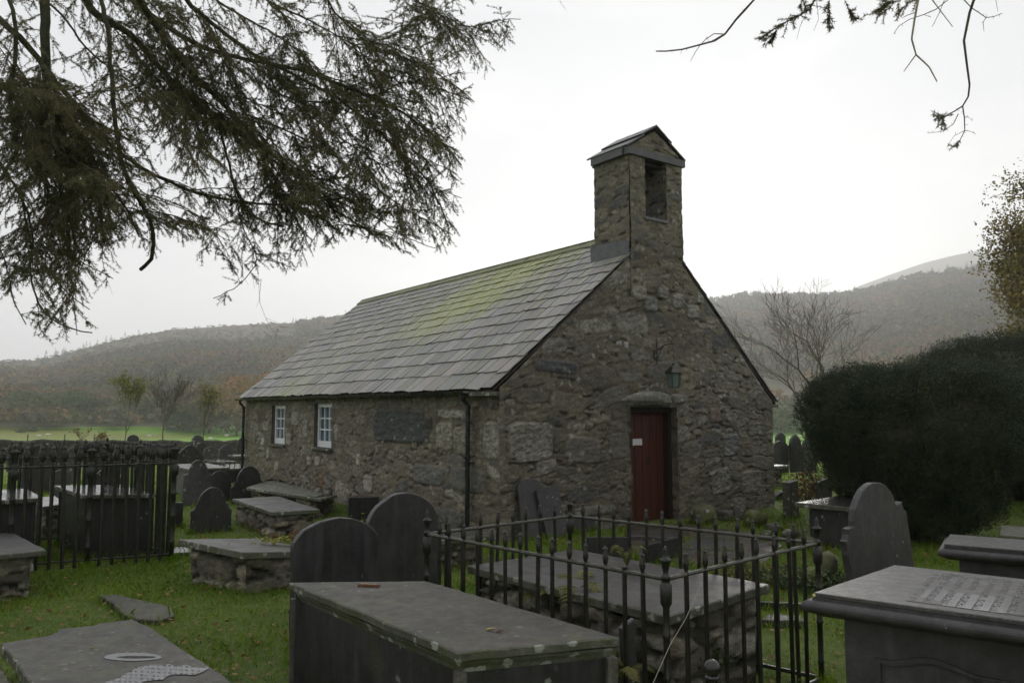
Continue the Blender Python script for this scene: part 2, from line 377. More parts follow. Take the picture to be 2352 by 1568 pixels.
# ------------------------------------------------------------------ rubble masonry (every stone a raised patch of the wall surface)
class Rubble:
    def __init__(s, W, H, sizes, seed=1, extra=(), bright=.12, x0=0.0, z0=0.0, warp=.5):
        s.w = warp; s.tint = (1.16, 1.14, 1.06); s.amp = 1.0
        rg = np.random.default_rng(seed); S = []
        for e in extra: S.append(list(e))          # x z a b rot shade(rgb) depth
        s.nx = len(S)
        for (amin, amax, bmin, bmax, tries) in sizes:
            for _ in range(tries):
                x = x0+rg.random()*W; z = z0+rg.random()*H
                a = rg.uniform(amin, amax); b = rg.uniform(bmin, bmax)*(a/amax)**.4
                if S:
                    A_ = np.array([(q[0], q[1], q[2], q[3]) for q in S])
                    if np.any(((np.abs(A_[:, 0]-x)/(A_[:, 2]+a))**2.4+(np.abs(A_[:, 1]-z)/(A_[:, 3]+b))**2.4) < .80): continue
                t = rg.random()
                if t < bright: c = np.array((.225, .215, .19))*rg.uniform(.6, 1.05)
                elif t < .25: c = np.array((.095, .095, .092))*rg.uniform(.7, 1.15)
                elif t < .30: c = np.array((.155, .12, .09))*rg.uniform(.6, 1.1)
                else: c = np.array((.150, .135, .106))*rg.uniform(.72, 1.28)
                S.append([x, z, a, b, rg.normal()*.13, c, rg.uniform(.002, .010)])
        s.x = np.array([q[0] for q in S]); s.z = np.array([q[1] for q in S]); s.a = np.array([q[2] for q in S]); s.b = np.array([q[3] for q in S])
        s.r = np.array([q[4] for q in S]); s.c = np.array([q[5] for q in S]); s.d = np.array([q[6] for q in S]); s.seed = seed
        s.mort = np.array((.142, .124, .090))
    def ev(s, X, Z):
        X = np.asarray(X, float).ravel(); Z = np.asarray(Z, float).ravel()
        q_ = 1/max(s.w, .3); xw = X+s.w*(fbm(X*4*q_, Z*4*q_, 0, s.seed, 3)*.09+fbm(X*15, Z*15, 0, s.seed+2, 2)*.035); zw = Z+s.w*(fbm(X*4*q_, Z*4*q_, 5, s.seed+3, 3)*.07+fbm(X*15, Z*15, 5, s.seed+6, 2)*.028)
        f1 = np.full(len(X), 9.); f2 = np.full(len(X), 9.); ix = np.zeros(len(X), int)
        for i in range(len(s.x)):
            wk = .35 if i < s.nx else 1.0; dx = X+(xw-X)*wk-s.x[i]; dz = Z+(zw-Z)*wk-s.z[i]; near = (np.abs(dx) < s.a[i]*1.8) & (np.abs(dz) < s.b[i]*1.8+s.a[i]*.3)
            if not near.any(): continue
            k = np.nonzero(near)[0]; c, sn = math.cos(s.r[i]), math.sin(s.r[i]); ddx = dx[k]*c+dz[k]*sn; ddz = -dx[k]*sn+dz[k]*c
            pw = 6. if i < s.nx else 3.2; d = ((np.abs(ddx)/s.a[i])**pw+(np.abs(ddz)/s.b[i])**pw)**(1/pw)
            up = d < f1[k]; k1 = k[up]; f2[k1] = f1[k1]; f1[k1] = d[up]; ix[k1] = i
            k2 = k[~up]; f2[k2] = np.minimum(f2[k2], d[~up])
        m = sstep(1.0, .84, f1)*sstep(.02, .12, f2-f1)
        nz = fbm(X*9, Z*30, 0, s.seed+9, 3); dep = s.d[ix]*(1+.5*nz)
        disp = m*dep+fbm(X*11, Z*22, 3, s.seed+20, 3)*.010+fbm(X*2.2, Z*2.2, 3, s.seed+21, 2)*.025
        pit = sstep(.16, .34, fbm(X*7, Z*16, 7, s.seed+33, 2))*(1-m); disp -= pit*.018
        col = s.mort*(1+.35*fbm(X*3, Z*3, 0, s.seed+40, 3)[:, None])*(1-m[:, None])+s.c[ix]*(1+.5*nz[:, None])*m[:, None]
        jn = np.exp(-((f1-.99)/.075)**2)*(.3+.7*(fbm(X*3, Z*5, 2, s.seed+50, 2) > -.1)); col *= (1-.5*pit[:, None])*(1-.17*jn[:, None]); disp -= jn*.003  # joint shadow painted into the colour as a dark ring round each stone
        mot = fbm(X*24, Z*40, 4, s.seed+60, 3); col *= (1+np.where(s.c[ix].mean(1) > .15, 1.0, .5)*mot*m)[:, None]*(1+.35*fbm(X*30, Z*60, 9, s.seed+61, 2)*(1-m))[:, None]
        return disp*s.amp, np.clip(col*np.array(s.tint), .01, .6)
WALLS = [(.24, .42, .10, .19, 130), (.16, .3, .06, .12, 900), (.08, .16, .03, .07, 2600), (.04, .08, .02, .04, 3500)]
def rubble_grid(fld, us, vs, topf, to3, nrm, x0=0.0, fade=None, cut=None, z0=0.0):
    """us: column positions, vs: 0..1 rows, to3(u,z)->xyz arrays at offset 0, nrm: outward normal"""
    U, Vv = np.meshgrid(us, vs, indexing='ij'); Z = z0+(topf(U)-z0)*Vv
    d, c = fld.ev(U, Z); d = d.reshape(U.shape); c = c.reshape(U.shape+(3,))
    if fade is not None: d = fade(U, Z, d)
    p = to3(U, Z); p = np.stack(p, -1)+d[..., None]*np.array(nrm)
    nu, nv = U.shape; idx = np.arange(nu*nv).reshape(nu, nv)
    Fc = np.stack([idx[:-1, :-1], idx[1:, :-1], idx[1:, 1:], idx[:-1, 1:]], -1).reshape(-1, 4)
    if cut is not None:
        cu = ((U[:-1, :-1]+U[1:, 1:])/2).ravel(); cz = ((Z[:-1, :-1]+Z[1:, 1:])/2).ravel()
        Fc = Fc[~cut(cu, cz)]
    return p.reshape(-1, 3), Fc, c.reshape(-1, 3)

W_, L_, EZ, EZR, APX, RZ = 5.94, 10.9, 2.04, 1.93, 3.11, 4.67
chapel = thing('chapel', (CO[0], CO[1], 0), 'small rubble stone chapel with slate roof, bellcote and dark red door', 'chapel', rotz=AN)
def L3(V): return np.asarray(V, float)       # chapel parts are written in chapel-local coordinates
def cp(mb, name, mat, parent=None, smooth=False):
    return mk(name, mb.V, mb.F, mat, parent or chapel, smooth, np.array(mb.C) if mb.C and len(mb.C) == len(mb.V) else None, world=False)
def corner(z): return .012+.016*fbm(z*5, 3.3, 0, 77, 3)
lim = (.23, .222, .195)
GX = [(.52, 1.30, .42, .30, .05, np.array(lim), .03), (1.47, 1.16, .36, .20, -.12, np.array((.16, .15, .13)), .02), (2.2, 1.2, .22, .2, .1, np.array((.15, .14, .12)), .02),
      (.8, .95, .2, .1, .1, np.array(lim)*.9, .02), (2.65, 3.55, .17, .12, .1, np.array((.24, .23, .2)), .03), (3.2, 3.62, .13, .11, 0, np.array((.2, .2, .19)), .03), (2.9, 3.4, .16, .13, 0, np.array((.15, .165, .16)), .03),
      (3.55, 3.5, .15, .13, 0, np.array((.2, .2, .18)), .025), (3.9, 3.35, .17, .12, .1, np.array((.2, .2, .18)), .025), (4.1, 3.6, .1, .1, 0, np.array((.2, .2, .18)), .02),
      (2.22, 2.75, .06, .04, 0, np.array((.42, .42, .43)), .012), (2.37, 2.73, .045, .05, 0, np.array((.42, .42, .43)), .012), (1.0, 2.35, .42, .10, -.06, np.array((.085, .09, .10)), .02),
      (2.5, 4.27, .12, .09, .3, np.array((.2, .2, .18)), .02), (3.2, 4.5, .13, .08, 0, np.array((.25, .24, .21)), .025), (3.45, 4.45, .1, .09, 0, np.array((.22, .21, .19)), .02),
      (1.7, .28, .45, .07, 0, np.array((.20, .195, .175)), .02), (1.6, -.05, .5, .18, 0, np.array((.17, .16, .13)), .02), (4.5, .55, .28, .22, .2, np.array((.20, .19, .16)), .02), (5.3, .5, .3, .2, 0, np.array((.18, .165, .14)), .02),
      (4.8, 1.15, .22, .2, .1, np.array((.18, .18, .175)), .02), (5.5, 1.4, .24, .12, 0, np.array((.17, .16, .14)), .02), (4.4, 1.65, .14, .13, .1, np.array((.16, .12, .09)), .02)]
gf = Rubble(W_+.1, 4.9, WALLS, 3, GX, .19, z0=-.2)
def gtop(u): return np.where(u < APX, EZ+.02+(RZ-EZ)*u/APX, EZR+(RZ-EZR)*(W_-u)/(W_-APX))-.02
DX0, DX1, DZ = 2.44, 3.45, 1.78
def gfade(U, Z, d):
    k = sstep(.0, .09, U); d = d*k+corner(Z)*(1-k); k2 = sstep(0, .05, W_-U); d = d*k2+corner(Z)*(1-k2)
    e = sstep(.0, .05, gtop(U)-Z); d = d*e
    return d
us = np.concatenate([np.arange(0, DX0, .0175), np.linspace(DX0, DX1, 58)[:-1], np.arange(DX1, W_, .0175), [W_]])
# give the door jambs a ragged vertical line by nudging the cut with height
V, Fc, C = rubble_grid(gf, us, np.linspace(0, 1, 260), gtop, lambda u, z: (u-corner(z)*(1-sstep(0, .09, u))+corner(z)*(1-sstep(0, .05, W_-u)), 0*u, z), (0, -1, 0), fade=gfade, z0=-.25,
                       cut=lambda u, z: (u > DX0+.04*fbm(z*3, 1, 0, 5, 3)) & (u < DX1+.04*fbm(z*3, 9, 0, 5, 3)) & (z < DZ+.02))
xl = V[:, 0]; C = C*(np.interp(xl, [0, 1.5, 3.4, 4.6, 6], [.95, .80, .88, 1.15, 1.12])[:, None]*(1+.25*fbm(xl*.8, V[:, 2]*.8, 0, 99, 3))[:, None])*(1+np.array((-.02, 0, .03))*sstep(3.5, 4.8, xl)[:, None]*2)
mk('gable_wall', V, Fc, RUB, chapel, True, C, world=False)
# side wall with two window openings
WIN = [(5.62, 6.50, .98, 1.86), (8.15, 9.02, .96, 1.83)]
SX = [(2.85, 1.47, 1.06, .285, 0, np.array((.055, .062, .060)), .028), (1.42, 1.35, .26, .22, 0, np.array((.27, .26, .215)), .02), (.88, 1.28, .30, .23, 0, np.array((.22, .21, .17)), .02), (.2, 1.33, .20, .27, 0, np.array(lim), .025),
      (1.25, 1.68, .40, .07, .03, np.array((.28, .27, .24)), .02), (1.9, .75, .5, .16, 0, np.array((.13, .135, .13)), .02), (.8, .75, .5, .18, 0, np.array((.12, .12, .115)), .02), (4.4, .85, .09, .13, 0, np.array((.33, .31, .26)), .02),
      (5.1, .1, .35, .35, .3, np.array((.24, .23, .2)), .02), (5.4, 1.3, .1, .17, 0, np.array((.24, .23, .21)), .02), (7.55, 1.55, .22, .16, 0, np.array((.26, .25, .23)), .02), (7.9, 1.1, .15, .14, 0, np.array((.25, .24, .22)), .02),
      (6.95, 1.35, .12, .2, 0, np.array((.24, .24, .22)), .02), (9.4, 1.35, .25, .12, 0, np.array((.22, .21, .19)), .02), (9.6, 1.0, .12, .1, 0, np.array((.36, .36, .34)), .02), (9.2, .75, .1, .14, 0, np.array((.28, .28, .26)), .02),
      (6.3, .72, .14, .09, 0, np.array((.36, .34, .29)), .02), (6.7, .7, .12, .1, 0, np.array((.3, .29, .25)), .02), (8.6, .5, .14, .1, 0, np.array((.32, .31, .27)), .02), (6.1, .35, .1, .12, 0, np.array((.2, .10, .05)), .015), (4.0, .45, .2, .16, 0, np.array((.30, .29, .25)), .02)]
sf = Rubble(L_+.1, 2.5, WALLS[:1]+[(.16, .3, .06, .12, 1100), (.07, .15, .03, .07, 3200), (.04, .08, .02, .04, 4000)], 8, SX, .20, z0=-.2)
def sfade(U, Z, d):
    k = sstep(.0, .09, U); d = d*k+corner(Z)*(1-k)
    for (a, b, z0, z1) in WIN:
        ins = sstep(-.05, .0, np.minimum(np.minimum(U-a+.03, b+.03-U), np.minimum(Z-z0+.03, z1+.03-Z))); d = d*(1-ins)+.004*ins
    return d
wx = sorted({w for a in WIN for w in a[:2]}); us = []
for a, b in zip([0]+wx, wx+[L_]): us += list(np.linspace(a, b, max(2, int((b-a)/.022)))[:-1])
us = np.array(us+[L_]); zs = [-.25, .96, .98, 1.83, 1.86, EZ]; vv = []
for a, b in zip(zs[:-1], zs[1:]): vv += list(np.linspace(a, b, max(2, int((b-a)/.018)))[:-1])
vv = (np.array(vv+[EZ])+.25)/(EZ+.25)
V, Fc, C = rubble_grid(sf, us, vv, lambda u: EZ+0*u, lambda u, z: (0*u, u-corner(z)*(1-sstep(0, .09, u)), z), (-1, 0, 0), fade=sfade, z0=-.25,
                       cut=lambda u, z: np.any([(u > a) & (u < b) & (z > c) & (z < d) for (a, b, c, d) in WIN], axis=0))
mk('side_wall', V, Fc[:, ::-1], RUB, chapel, True, C, world=False)
ff = Rubble(8, 5, [(.25, .45, .1, .16, 60), (.14, .25, .06, .1, 500)], 31, (), .1)
def plainwall(name, us, vs, topf, to3, nrm, flip=False, parent=None, z0=-.25, fld=None, fade=None):
    V, Fc, C = rubble_grid(fld or ff, us, vs, topf, to3, nrm, z0=z0, fade=fade)
    return mk(name, V, Fc[:, ::-1] if flip else Fc, RUB, parent or chapel, True, C, world=False)
plainwall('far_side_wall', np.linspace(0, L_, 120), np.linspace(0, 1, 30), lambda u: EZR+0*u, lambda u, z: (W_+0*u, u, z), (1, 0, 0))
plainwall('rear_gable_wall', np.linspace(0, W_, 80), np.linspace(0, 1, 60), gtop, lambda u, z: (u, L_+0*u, z), (0, 1, 0), True)
# reveals of the door and the windows
def reveal(pts, nrm, name='reveal'):
    pass
mb = MB()
def dcol(c=(.12, .108, .085)): return c
for (xa, s_) in ((DX0-.012, 1), (DX1+.012, -1)):
    us_ = np.linspace(-.0, .30, 14); zs_ = np.linspace(0, 1, 70)
    V, Fc, C = rubble_grid(Rubble(.4, 2, [(.1, .25, .05, .1, 200)], 50+s_, (), .1), us_, zs_, lambda u: DZ+.1+0*u, lambda u, z: (xa+0*u, u-.02, z), (s_, 0, 0), z0=-.2)
    mk('door_jamb', V, Fc if s_ < 0 else Fc[:, ::-1], RUB, chapel, True, C, world=False)
mb = MB(); mb.box((2.945, .16, DZ+.05), (1.2, .34, .1), col=(.1, .09, .07)); cp(mb, 'door_soffit', RUB)
# lintel: a single rough block standing proud above the door
def rock(c, d, seed, n=4, rz=0.0, amp=.16, flat=0.0):
    import bmesh
    bm = bmesh.new(); bmesh.ops.create_icosphere(bm, subdivisions=n, radius=1)
    V = np.array([v.co[:] for v in bm.verts]); Fc = np.array([[v.index for v in f.verts] for f in bm.faces]); bm.free()
    V = np.sign(V)*np.abs(V)**.8
    q = 1+amp*2*fbm(V[:, 0]*1.3+seed, V[:, 1]*1.3, V[:, 2]*1.3, seed, 4)+amp*.5*vn(V[:, 0]*5, V[:, 1]*5, V[:, 2]*5, seed+4)
    V = V*q[:, None]*np.array(d)/2
    c_, s_ = math.cos(rz), math.sin(rz); V = np.stack([V[:, 0]*c_-V[:, 1]*s_, V[:, 0]*s_+V[:, 1]*c_, V[:, 2]], 1)
    return V+np.array(c), Fc
LINT = stone('pale lichened lintel', (.14, .135, .11), (.25, .245, .205), 3, (.6, .85), 35, (LICH, 9, .2, .5), None, .9, .012)
V, Fc = rock((2.84, .02, 1.90), (1.12, .24, .235), 12, 4, .0, .16); V[:, 2] = np.maximum(V[:, 2], 1.795+.02*np.sin(V[:, 0]*9)); mk('lintel', V, Fc, LINT, chapel, True, world=False)
V, Fc = rock((3.54, .06, 1.91), (.46, .20, .22), 17, 4, .0, .12); mk('lintel', V, Fc, LINT, chapel, True, world=False)
# door
door = cp(MB().box((2.93, .27, .88), (1.02, .05, 1.80)), 'door', DOORM)
mb = MB()
for i in range(6): mb.box((2.50+i*.165, .24, .86), (.155, .02, 1.72))
cp(mb, 'boards', DOORM, door)
mb = MB(); mb.tube([(3.03+.032*math.cos(t), .222, .90+.032*math.sin(t)) for t in np.linspace(0, 2*math.pi, 15)], .006, 6); mb.box((3.03, .228, .92), (.045, .008, .12)); cp(mb, 'handle', IRON, door)
mb = MB(); mb.box((2.805, .227, 1.235), (.205, .003, .10)); mb.box((2.72, .227, 1.181), (.015, .003, .01)); mb.box((2.89, .227, 1.181), (.015, .003, .01)); cp(mb, 'notice', PAPER, door)
mb = MB(); mb.box((3.425, .17, .86), (.07, .12, 1.75)); mb.box((2.95, .17, 1.745), (1.1, .12, .08)); mb.box((2.95, .12, 1.80), (1.1, .05, .035)); cp(mb, 'door_frame', WOODD)
# windows
for (a, b, z0, z1) in WIN:
    mb = MB(); dd = .16; m_ = (a+b)/2
    mb.box((dd/2+.003, a-.01, (z0+z1)/2), (dd, .02, z1-z0), col=(.11, .1, .08)); mb.box((dd/2+.003, b+.01, (z0+z1)/2), (dd, .02, z1-z0), col=(.11, .095, .07)); mb.box((dd/2+.003, m_, z1+.01), (dd, b-a, .02), col=(.07, .06, .05))
    cp(mb, 'window_reveal', RUB)
    w = MB(); fx = .10
    y0, y1 = a+.005, b-.005; zz0, zz1 = z0+.02, z1-.002
    w.box((fx, y0+.035, (zz0+zz1)/2), (.055, .07, zz1-zz0)); w.box((fx, y1-.035, (zz0+zz1)/2), (.055, .07, zz1-zz0))
    w.box((fx+.001, (y0+y1)/2, zz1-.035), (.053, y1-y0-.14, .07)); w.box((fx+.001, (y0+y1)/2, zz0+.06), (.053, y1-y0-.14, .12))
    win = cp(w, 'window', WHITE); w = MB(); iy = (y1-y0-.14)/3; iz = (zz1-zz0-.19)/3
    for k in (1, 2):
        w.box((fx, y0+.07+iy*k, (zz0+zz1)/2+.025), (.035, .026, zz1-zz0-.19)); w.box((fx+.002, (y0+y1)/2, zz0+.12+iz*k), (.034, y1-y0-.14, .026))
    cp(w, 'glazing_bars', WHITE, win)
    cp(MB().box((fx+.02, (y0+y1)/2, (zz0+zz1)/2), (.006, y1-y0-.1, zz1-zz0-.1)), 'pane', GLASS, win)
    pl_ = MB().plate([(0, 0), (b-a+.12, 0), (b-a+.12, .24), (0, .24)], (-.08, b+.06, z0+.012), (0, -1, 0), (1, 0, 0), (0, 0, 1), .045, .004, .004, .05, 3); cp(pl_, 'sill', EDGE)
# eaves stone at the corner, roof
LS = math.hypot(APX+.14, RZ-EZ+.1); sl = math.atan2(RZ-EZ+.10, APX+.14)
def slates(x_e, z_e, x_r, z_r, name, seed, y0=-.03, y1=L_+.12, flip=False):
    rg = np.random.default_rng(seed); mb = MB(); ln = math.hypot(x_r-x_e, z_r-z_e); ux, uz = (x_r-x_e)/ln, (z_r-z_e)/ln; nx, nz = -uz*(1 if ux > 0 else -1), abs(ux)
    ex = np.linspace(.37, .19, 15); ex *= ln/ex.sum(); s0 = 0.0
    for i, e in enumerate(ex):
        y = y0; wid = np.interp(i, [0, 14], [.29, .20]); y -= rg.random()*wid*.5
        while y < y1:
            w = wid*rg.uniform(.55, 1.5); ya, yb = max(y, y0), min(y+w, y1)
            if y1-yb < .1: yb = y1
            if yb-ya > .03:
                g = .008; th = .010*rg.uniform(.8, 1.3); lo = .022+rg.normal()*.003; hi = .006; js = rg.normal()*.009; jr = rg.normal()*.013-(.05 if rg.random() < .012 else 0)
                ed = .018*(1 if ya <= y0+1e-6 else 0)
                sa = s0-.012+js-jr; sb = s0-.012+js+jr; st = s0+e+.05
                def pt(s_, y_, h): return (x_e+ux*s_+nx*h, y_, z_e+uz*s_+nz*h)
                if rg.random() < .25: base = (.205, .182, .185)
                elif rg.random() < .3: base = (.185, .19, .19)
                else: base = (.20, .192, .19)
                k_ = rg.uniform(.66, 1.26)
                mb.add([pt(sa, ya+g, lo), pt(sb, yb-g, lo), pt(st, yb-g, hi), pt(st, ya+g, hi), pt(sa+.004, ya+g, lo-th), pt(sb+.004, yb-g, lo-th), pt(st, yb-g, hi-th), pt(st, ya+g, hi-th)],
                       [(0, 1, 2, 3), (7, 6, 5, 4), (0, 4, 5, 1), (1, 5, 6, 2), (3, 7, 4, 0), (2, 6, 7, 3)], tuple(x*k_ for x in base))
            if yb >= y1: break
            y += w
        s0 += e
    Fl = mb.F if ux > 0 else mb.F
    if ux > 0: mb.F = [f[::-1] for f in mb.F]
    return cp(mb, name, ROOF)
slates(-.15, EZ-.015, APX, RZ+.02, 'roof', 5)
slates(W_+.16, EZR-.05, APX, RZ+.02, 'rear_roof_slope', 6)
# boarding under the slates
mb = MB()
for (xa, za, xb, zb) in ((-.12, EZ-.03, APX, RZ-.03), (W_+.13, EZR-.065, APX, RZ-.03)):
    mb.add([(xa, .0, za), (xb, .0, zb), (xb, L_+.08, zb), (xa, L_+.08, za), (xa, .0, za-.03), (xb, .0, zb-.05), (xb, L_+.08, zb-.05), (xa, L_+.08, za-.03)], [(0, 1, 2, 3), (7, 6, 5, 4), (0, 4, 5, 1), (1, 5, 6, 2), (2, 6, 7, 3), (3, 7, 4, 0)])
cp(mb, 'roof_boarding', WOODD)
RIDGE = stone('mossy ridge tile', (.11, .115, .06), (.17, .18, .08), 3, (.5, .7), 50, None, ((.19, .2, .07), 4, .48), .5, .006)
mb = MB(); y = .95; rgm = random.Random(4)
while y < L_+.1:
    l = min(.75+rgm.random()*.3, L_+.13-y); z_ = RZ+.055+rgm.random()*.012
    for s_ in (-1, 1):
        mb.add([(APX, y, z_), (APX+s_*.16, y, z_-.125), (APX+s_*.16, y+l-.008, z_-.125), (APX, y+l-.008, z_), (APX, y, z_-.03), (APX+s_*.16, y, z_-.15), (APX+s_*.16, y+l-.008, z_-.15), (APX, y+l-.008, z_-.03)],
               [(0, 3, 2, 1), (4, 5, 6, 7), (0, 1, 5, 4), (2, 3, 7, 6), (1, 2, 6, 5)])
    y += l
cp(mb, 'ridge_tiles', RIDGE)
mb = MB().plate([(0, 0), (.19, 0), (.19, .55), (0, .55)], (-.15, .0, EZ-.055), (1, 0, 0), (0, 1, 0), (0, 0, 1), .06, .006, .005, .05, 2); cp(mb, 'eaves_stone', EDGE)
mb = MB().plate([(0, 0), (.3, 0), (.3, .3), (0, .3)], (W_-.1, .0, EZR-.10), (1, 0, 0), (0, 1, 0), (0, 0, 1), .05, .006, .005, .05, 2); cp(mb, 'eaves_stone', EDGE)
# gutter and downpipes
mb = MB(); Vg = []; ng = 8
prof = [(-.055*math.cos(t)-.185, -.045*math.sin(t)+EZ-.045) for t in np.linspace(0, math.pi, ng)]; prof2 = [(-.047*math.cos(t)-.185, -.037*math.sin(t)+EZ-.045) for t in np.linspace(math.pi, 0, ng)]
ring = prof+prof2; y0, y1 = .56, L_+.17
for y in (y0, y1): Vg += [(x, y, z) for x, z in ring]
n = len(ring); mb.add(Vg, [(i, (i+1) % n, n+(i+1) % n, n+i) for i in range(n)]+[tuple(range(n)), tuple(range(2*n-1, n-1, -1))])
for y in np.linspace(1.4, 10.4, 11): mb.box((-.12, y, EZ-.075), (.13, .03, .04))
cp(mb, 'gutter', PIPE)
for y, zl in ((.66, -.1), (L_-.1, -.1)):
    mb = MB(); mb.tube([(-.185, y, EZ-.08), (-.185, y, EZ-.14), (-.09, y, EZ-.24), (-.09, y, zl)], .034, 12)
    for z in (EZ-.28, 1.05, .95): mb.tube([(-.09, y, z), (-.09, y, z+.05)], .042, 12)
    mb.box((-.05, y, 1.0), (.1, .09, .025)); cp(mb, 'downpipe', PIPE)
# bellcote
BX0, BX1, BD, BT = 2.465, 3.655, .80, 5.74
bel = mk('bellcote', [(BX0+.13, .13, 4.0), (BX1-.13, .13, 4.0), (BX1-.13, BD-.02, 4.0), (BX0+.13, BD-.02, 4.0), (BX0+.13, .13, 4.72), (BX1-.13, .13, 4.72), (BX1-.13, BD-.02, 4.72), (BX0+.13, BD-.02, 4.72)],
         [(0, 1, 5, 4), (1, 2, 6, 5), (2, 3, 7, 6), (3, 0, 4, 7), (4, 5, 6, 7)], RUB, chapel, False, np.full((8, 3), .1), world=False)
bf = Rubble(4.2, 2.2, warp=.35, sizes= [(.2, .3, .08, .12, 50), (.1, .2, .045, .09, 500), (.05, .1, .03, .05, 800)], seed=61, extra=(), bright=.07, x0=-.3, z0=3.9)
OX0, OX1, OZ0 = 2.80, 3.285, 4.76
def bfade(U, Z, d): return d*.9+.012*sstep(3.95, 4.3, Z)-.03*sstep(4.3, 3.98, Z)
def bt(u): return BT+0*u
usb = np.concatenate([np.linspace(BX0, OX0, 17)[:-1], np.linspace(OX0, OX1, 24)[:-1], np.linspace(OX1, BX1, 18)]); vb = np.concatenate([np.linspace(0, (OZ0-3.95)/(BT-3.95), 40)[:-1], np.linspace((OZ0-3.95)/(BT-3.95), 1, 50)])
def fr(u, z): return (u, 0*u-.012, z)
V, Fc, C = rubble_grid(bf, usb, vb, bt, fr, (0, -1, 0), fade=bfade, z0=3.95, cut=lambda u, z: (u > OX0) & (u < OX1) & (z > OZ0))
mk('front_face', V, Fc, RUB, bel, True, C, world=False)
plainwall('side_face', np.linspace(-.012, BD, 42), np.linspace(0, 1, 100), bt, lambda u, z: (BX0+0*u, u, z), (-1, 0, 0), True, bel, 3.6, bf)
plainwall('side_face', np.linspace(-.012, BD, 42), np.linspace(0, 1, 100), bt, lambda u, z: (BX1+0*u+.03*sstep(5.2, 4.3, z), u, z), (1, 0, 0), False, bel, 3.6, bf)
plainwall('back_face', np.linspace(BX0, BX1, 40), np.linspace(0, 1, 60), bt, lambda u, z: (u, BD+0*u, z), (0, 1, 0), True, bel, 3.9, bf)
for o_ in [c for c in bel.children if c.name.startswith('back_face')]:
    import bmesh as _b; bm_ = _b.new(); bm_.from_mesh(o_.data); _b.ops.delete(bm_, geom=[f for f in bm_.faces if OX0 < f.calc_center_median().x < OX1 and f.calc_center_median().z > OZ0], context='FACES'); bm_.to_mesh(o_.data); bm_.free()
for xo, s_ in ((OX0, 1), (OX1, -1)):
    plainwall('opening_jamb', np.linspace(-.02, BD+.01, 38), np.linspace(0, 1, 50), bt, lambda u, z: (xo+0*u, u, z), (s_, 0, 0), s_ > 0, bel, OZ0-.02, bf)
mb = MB(); mb.box(((OX0+OX1)/2, BD/2-.05, OZ0-.03), (OX1-OX0+.02, BD-.1, .06), col=(.09, .085, .07)); cp(mb, 'opening_floor', RUB, bel)
mb = MB().plate([(0, 0), (.53, 0), (.53, .12), (0, .12)], (OX0-.02, -.05, OZ0+.03), (1, 0, 0), (0, 1, 0), (0, 0, 1), .05, .005, .004, .05, 1); cp(mb, 'opening_sill', LEAD, bel)
# stone band, little gable and capping slabs of the bellcote
mb = MB()
for (c_, d_) in (((3.06, -.005, 5.80), (1.30, .12, .115)), ((2.44, .43, 5.80), (.10, .745, .115)), ((3.69, .43, 5.80), (.10, .745, .115)), ((3.06, .84, 5.80), (1.15, .07, .113))): mb.box(c_, d_)
cp(mb, 'band_course', CAPS, bel)
cxb = 3.065
usg = np.linspace(2.44, 3.69, 44)
V, Fc, C = rubble_grid(bf, usg, np.linspace(0, 1, 22), lambda u: 5.85+.40*(1-np.abs(u-cxb)/.63), lambda u, z: (u, 0*u+.0, z), (0, -1, 0), z0=5.84); mk('gablet', V, Fc, RUB, bel, True, C, world=False)
mb = MB(); mb.box((3.06, .45, 5.72), (1.15, .7, .06)); cp(mb, 'ceiling_slab', WOODD, bel)
mb = MB(); th_ = math.atan2(.43, .69)
for s_ in (-1, 1):
    for (q0, q1, h0) in ((0, .42, .035), (.34, .80, .0)):
        dx, dz = math.cos(th_)*s_, -math.sin(th_)
        out = [(q0, -.05), (q1, -.05), (q1, .90), (q0, .90)]
        mb.plate(out, (cxb, 0, 6.305+h0), (dx, 0, dz), (0, 1, 0), (math.sin(th_)*s_, 0, math.cos(th_)), .026, .003, .004, .05, int(q0*10)+s_+3)
cp(mb, 'capping_slabs', CAPS, bel)
# lead flashing where the bellcote meets the roof
mb = MB(); zb = lambda x: EZ+(RZ-EZ)*x/APX+.045
mb.add([(BX0-.03, -.02, zb(BX0)-.02), (BX0-.03, .86, zb(BX0)-.02), (BX0-.045, .86, zb(BX0)+.24), (BX0-.045, -.02, zb(BX0)+.2)], [(0, 1, 2, 3)])
mb.add([(BX0-.03, -.04, zb(BX0-.03)), (BX0-.03, .95, zb(BX0-.03)), (BX0-.17, .95, zb(BX0-.17)), (BX0-.17, -.04, zb(BX0-.17))], [(0, 1, 2, 3)])
mb.add([(BX0-.17, .80, zb(BX0-.17)), (BX0-.17, .95, zb(BX0-.17)), (BX0+.3, .95, zb(BX0+.3)), (BX0+.3, .80, zb(BX0+.3))], [(0, 1, 2, 3)])
fl = cp(mb, 'lead_flashing', LEAD, bel); so = fl.modifiers.new('s', 'SOLIDIFY'); so.thickness = .008
# bell
mb = MB(); mb.lathe([(.02, .24), (.05, .235), (.075, .2), (.085, .12), (.105, .05), (.13, .0), (.118, 0), (.08, .08), (.02, .2)], (0, 0, 0), 20); mb.tube([(0, 0, .2), (0, 0, -.05)], .01, 6); mb.lathe([(.001, -.08), (.022, -.06), (.022, -.04), (.001, -.02)], (0, 0, 0), 8); mb.tube([(0, 0, .23), (0, 0, .34)], .014, 6); mb.box((0, 0, .34), (.5, .05, .05))
p_ = G(3.04, .28, 5.28); b = mk('bell', mb.V, mb.F, IRON, None, True); b.location = p_; b.rotation_euler = (0, 0, AN); tag(b, 'dark bell hanging inside the opening of the bellcote', 'bell')
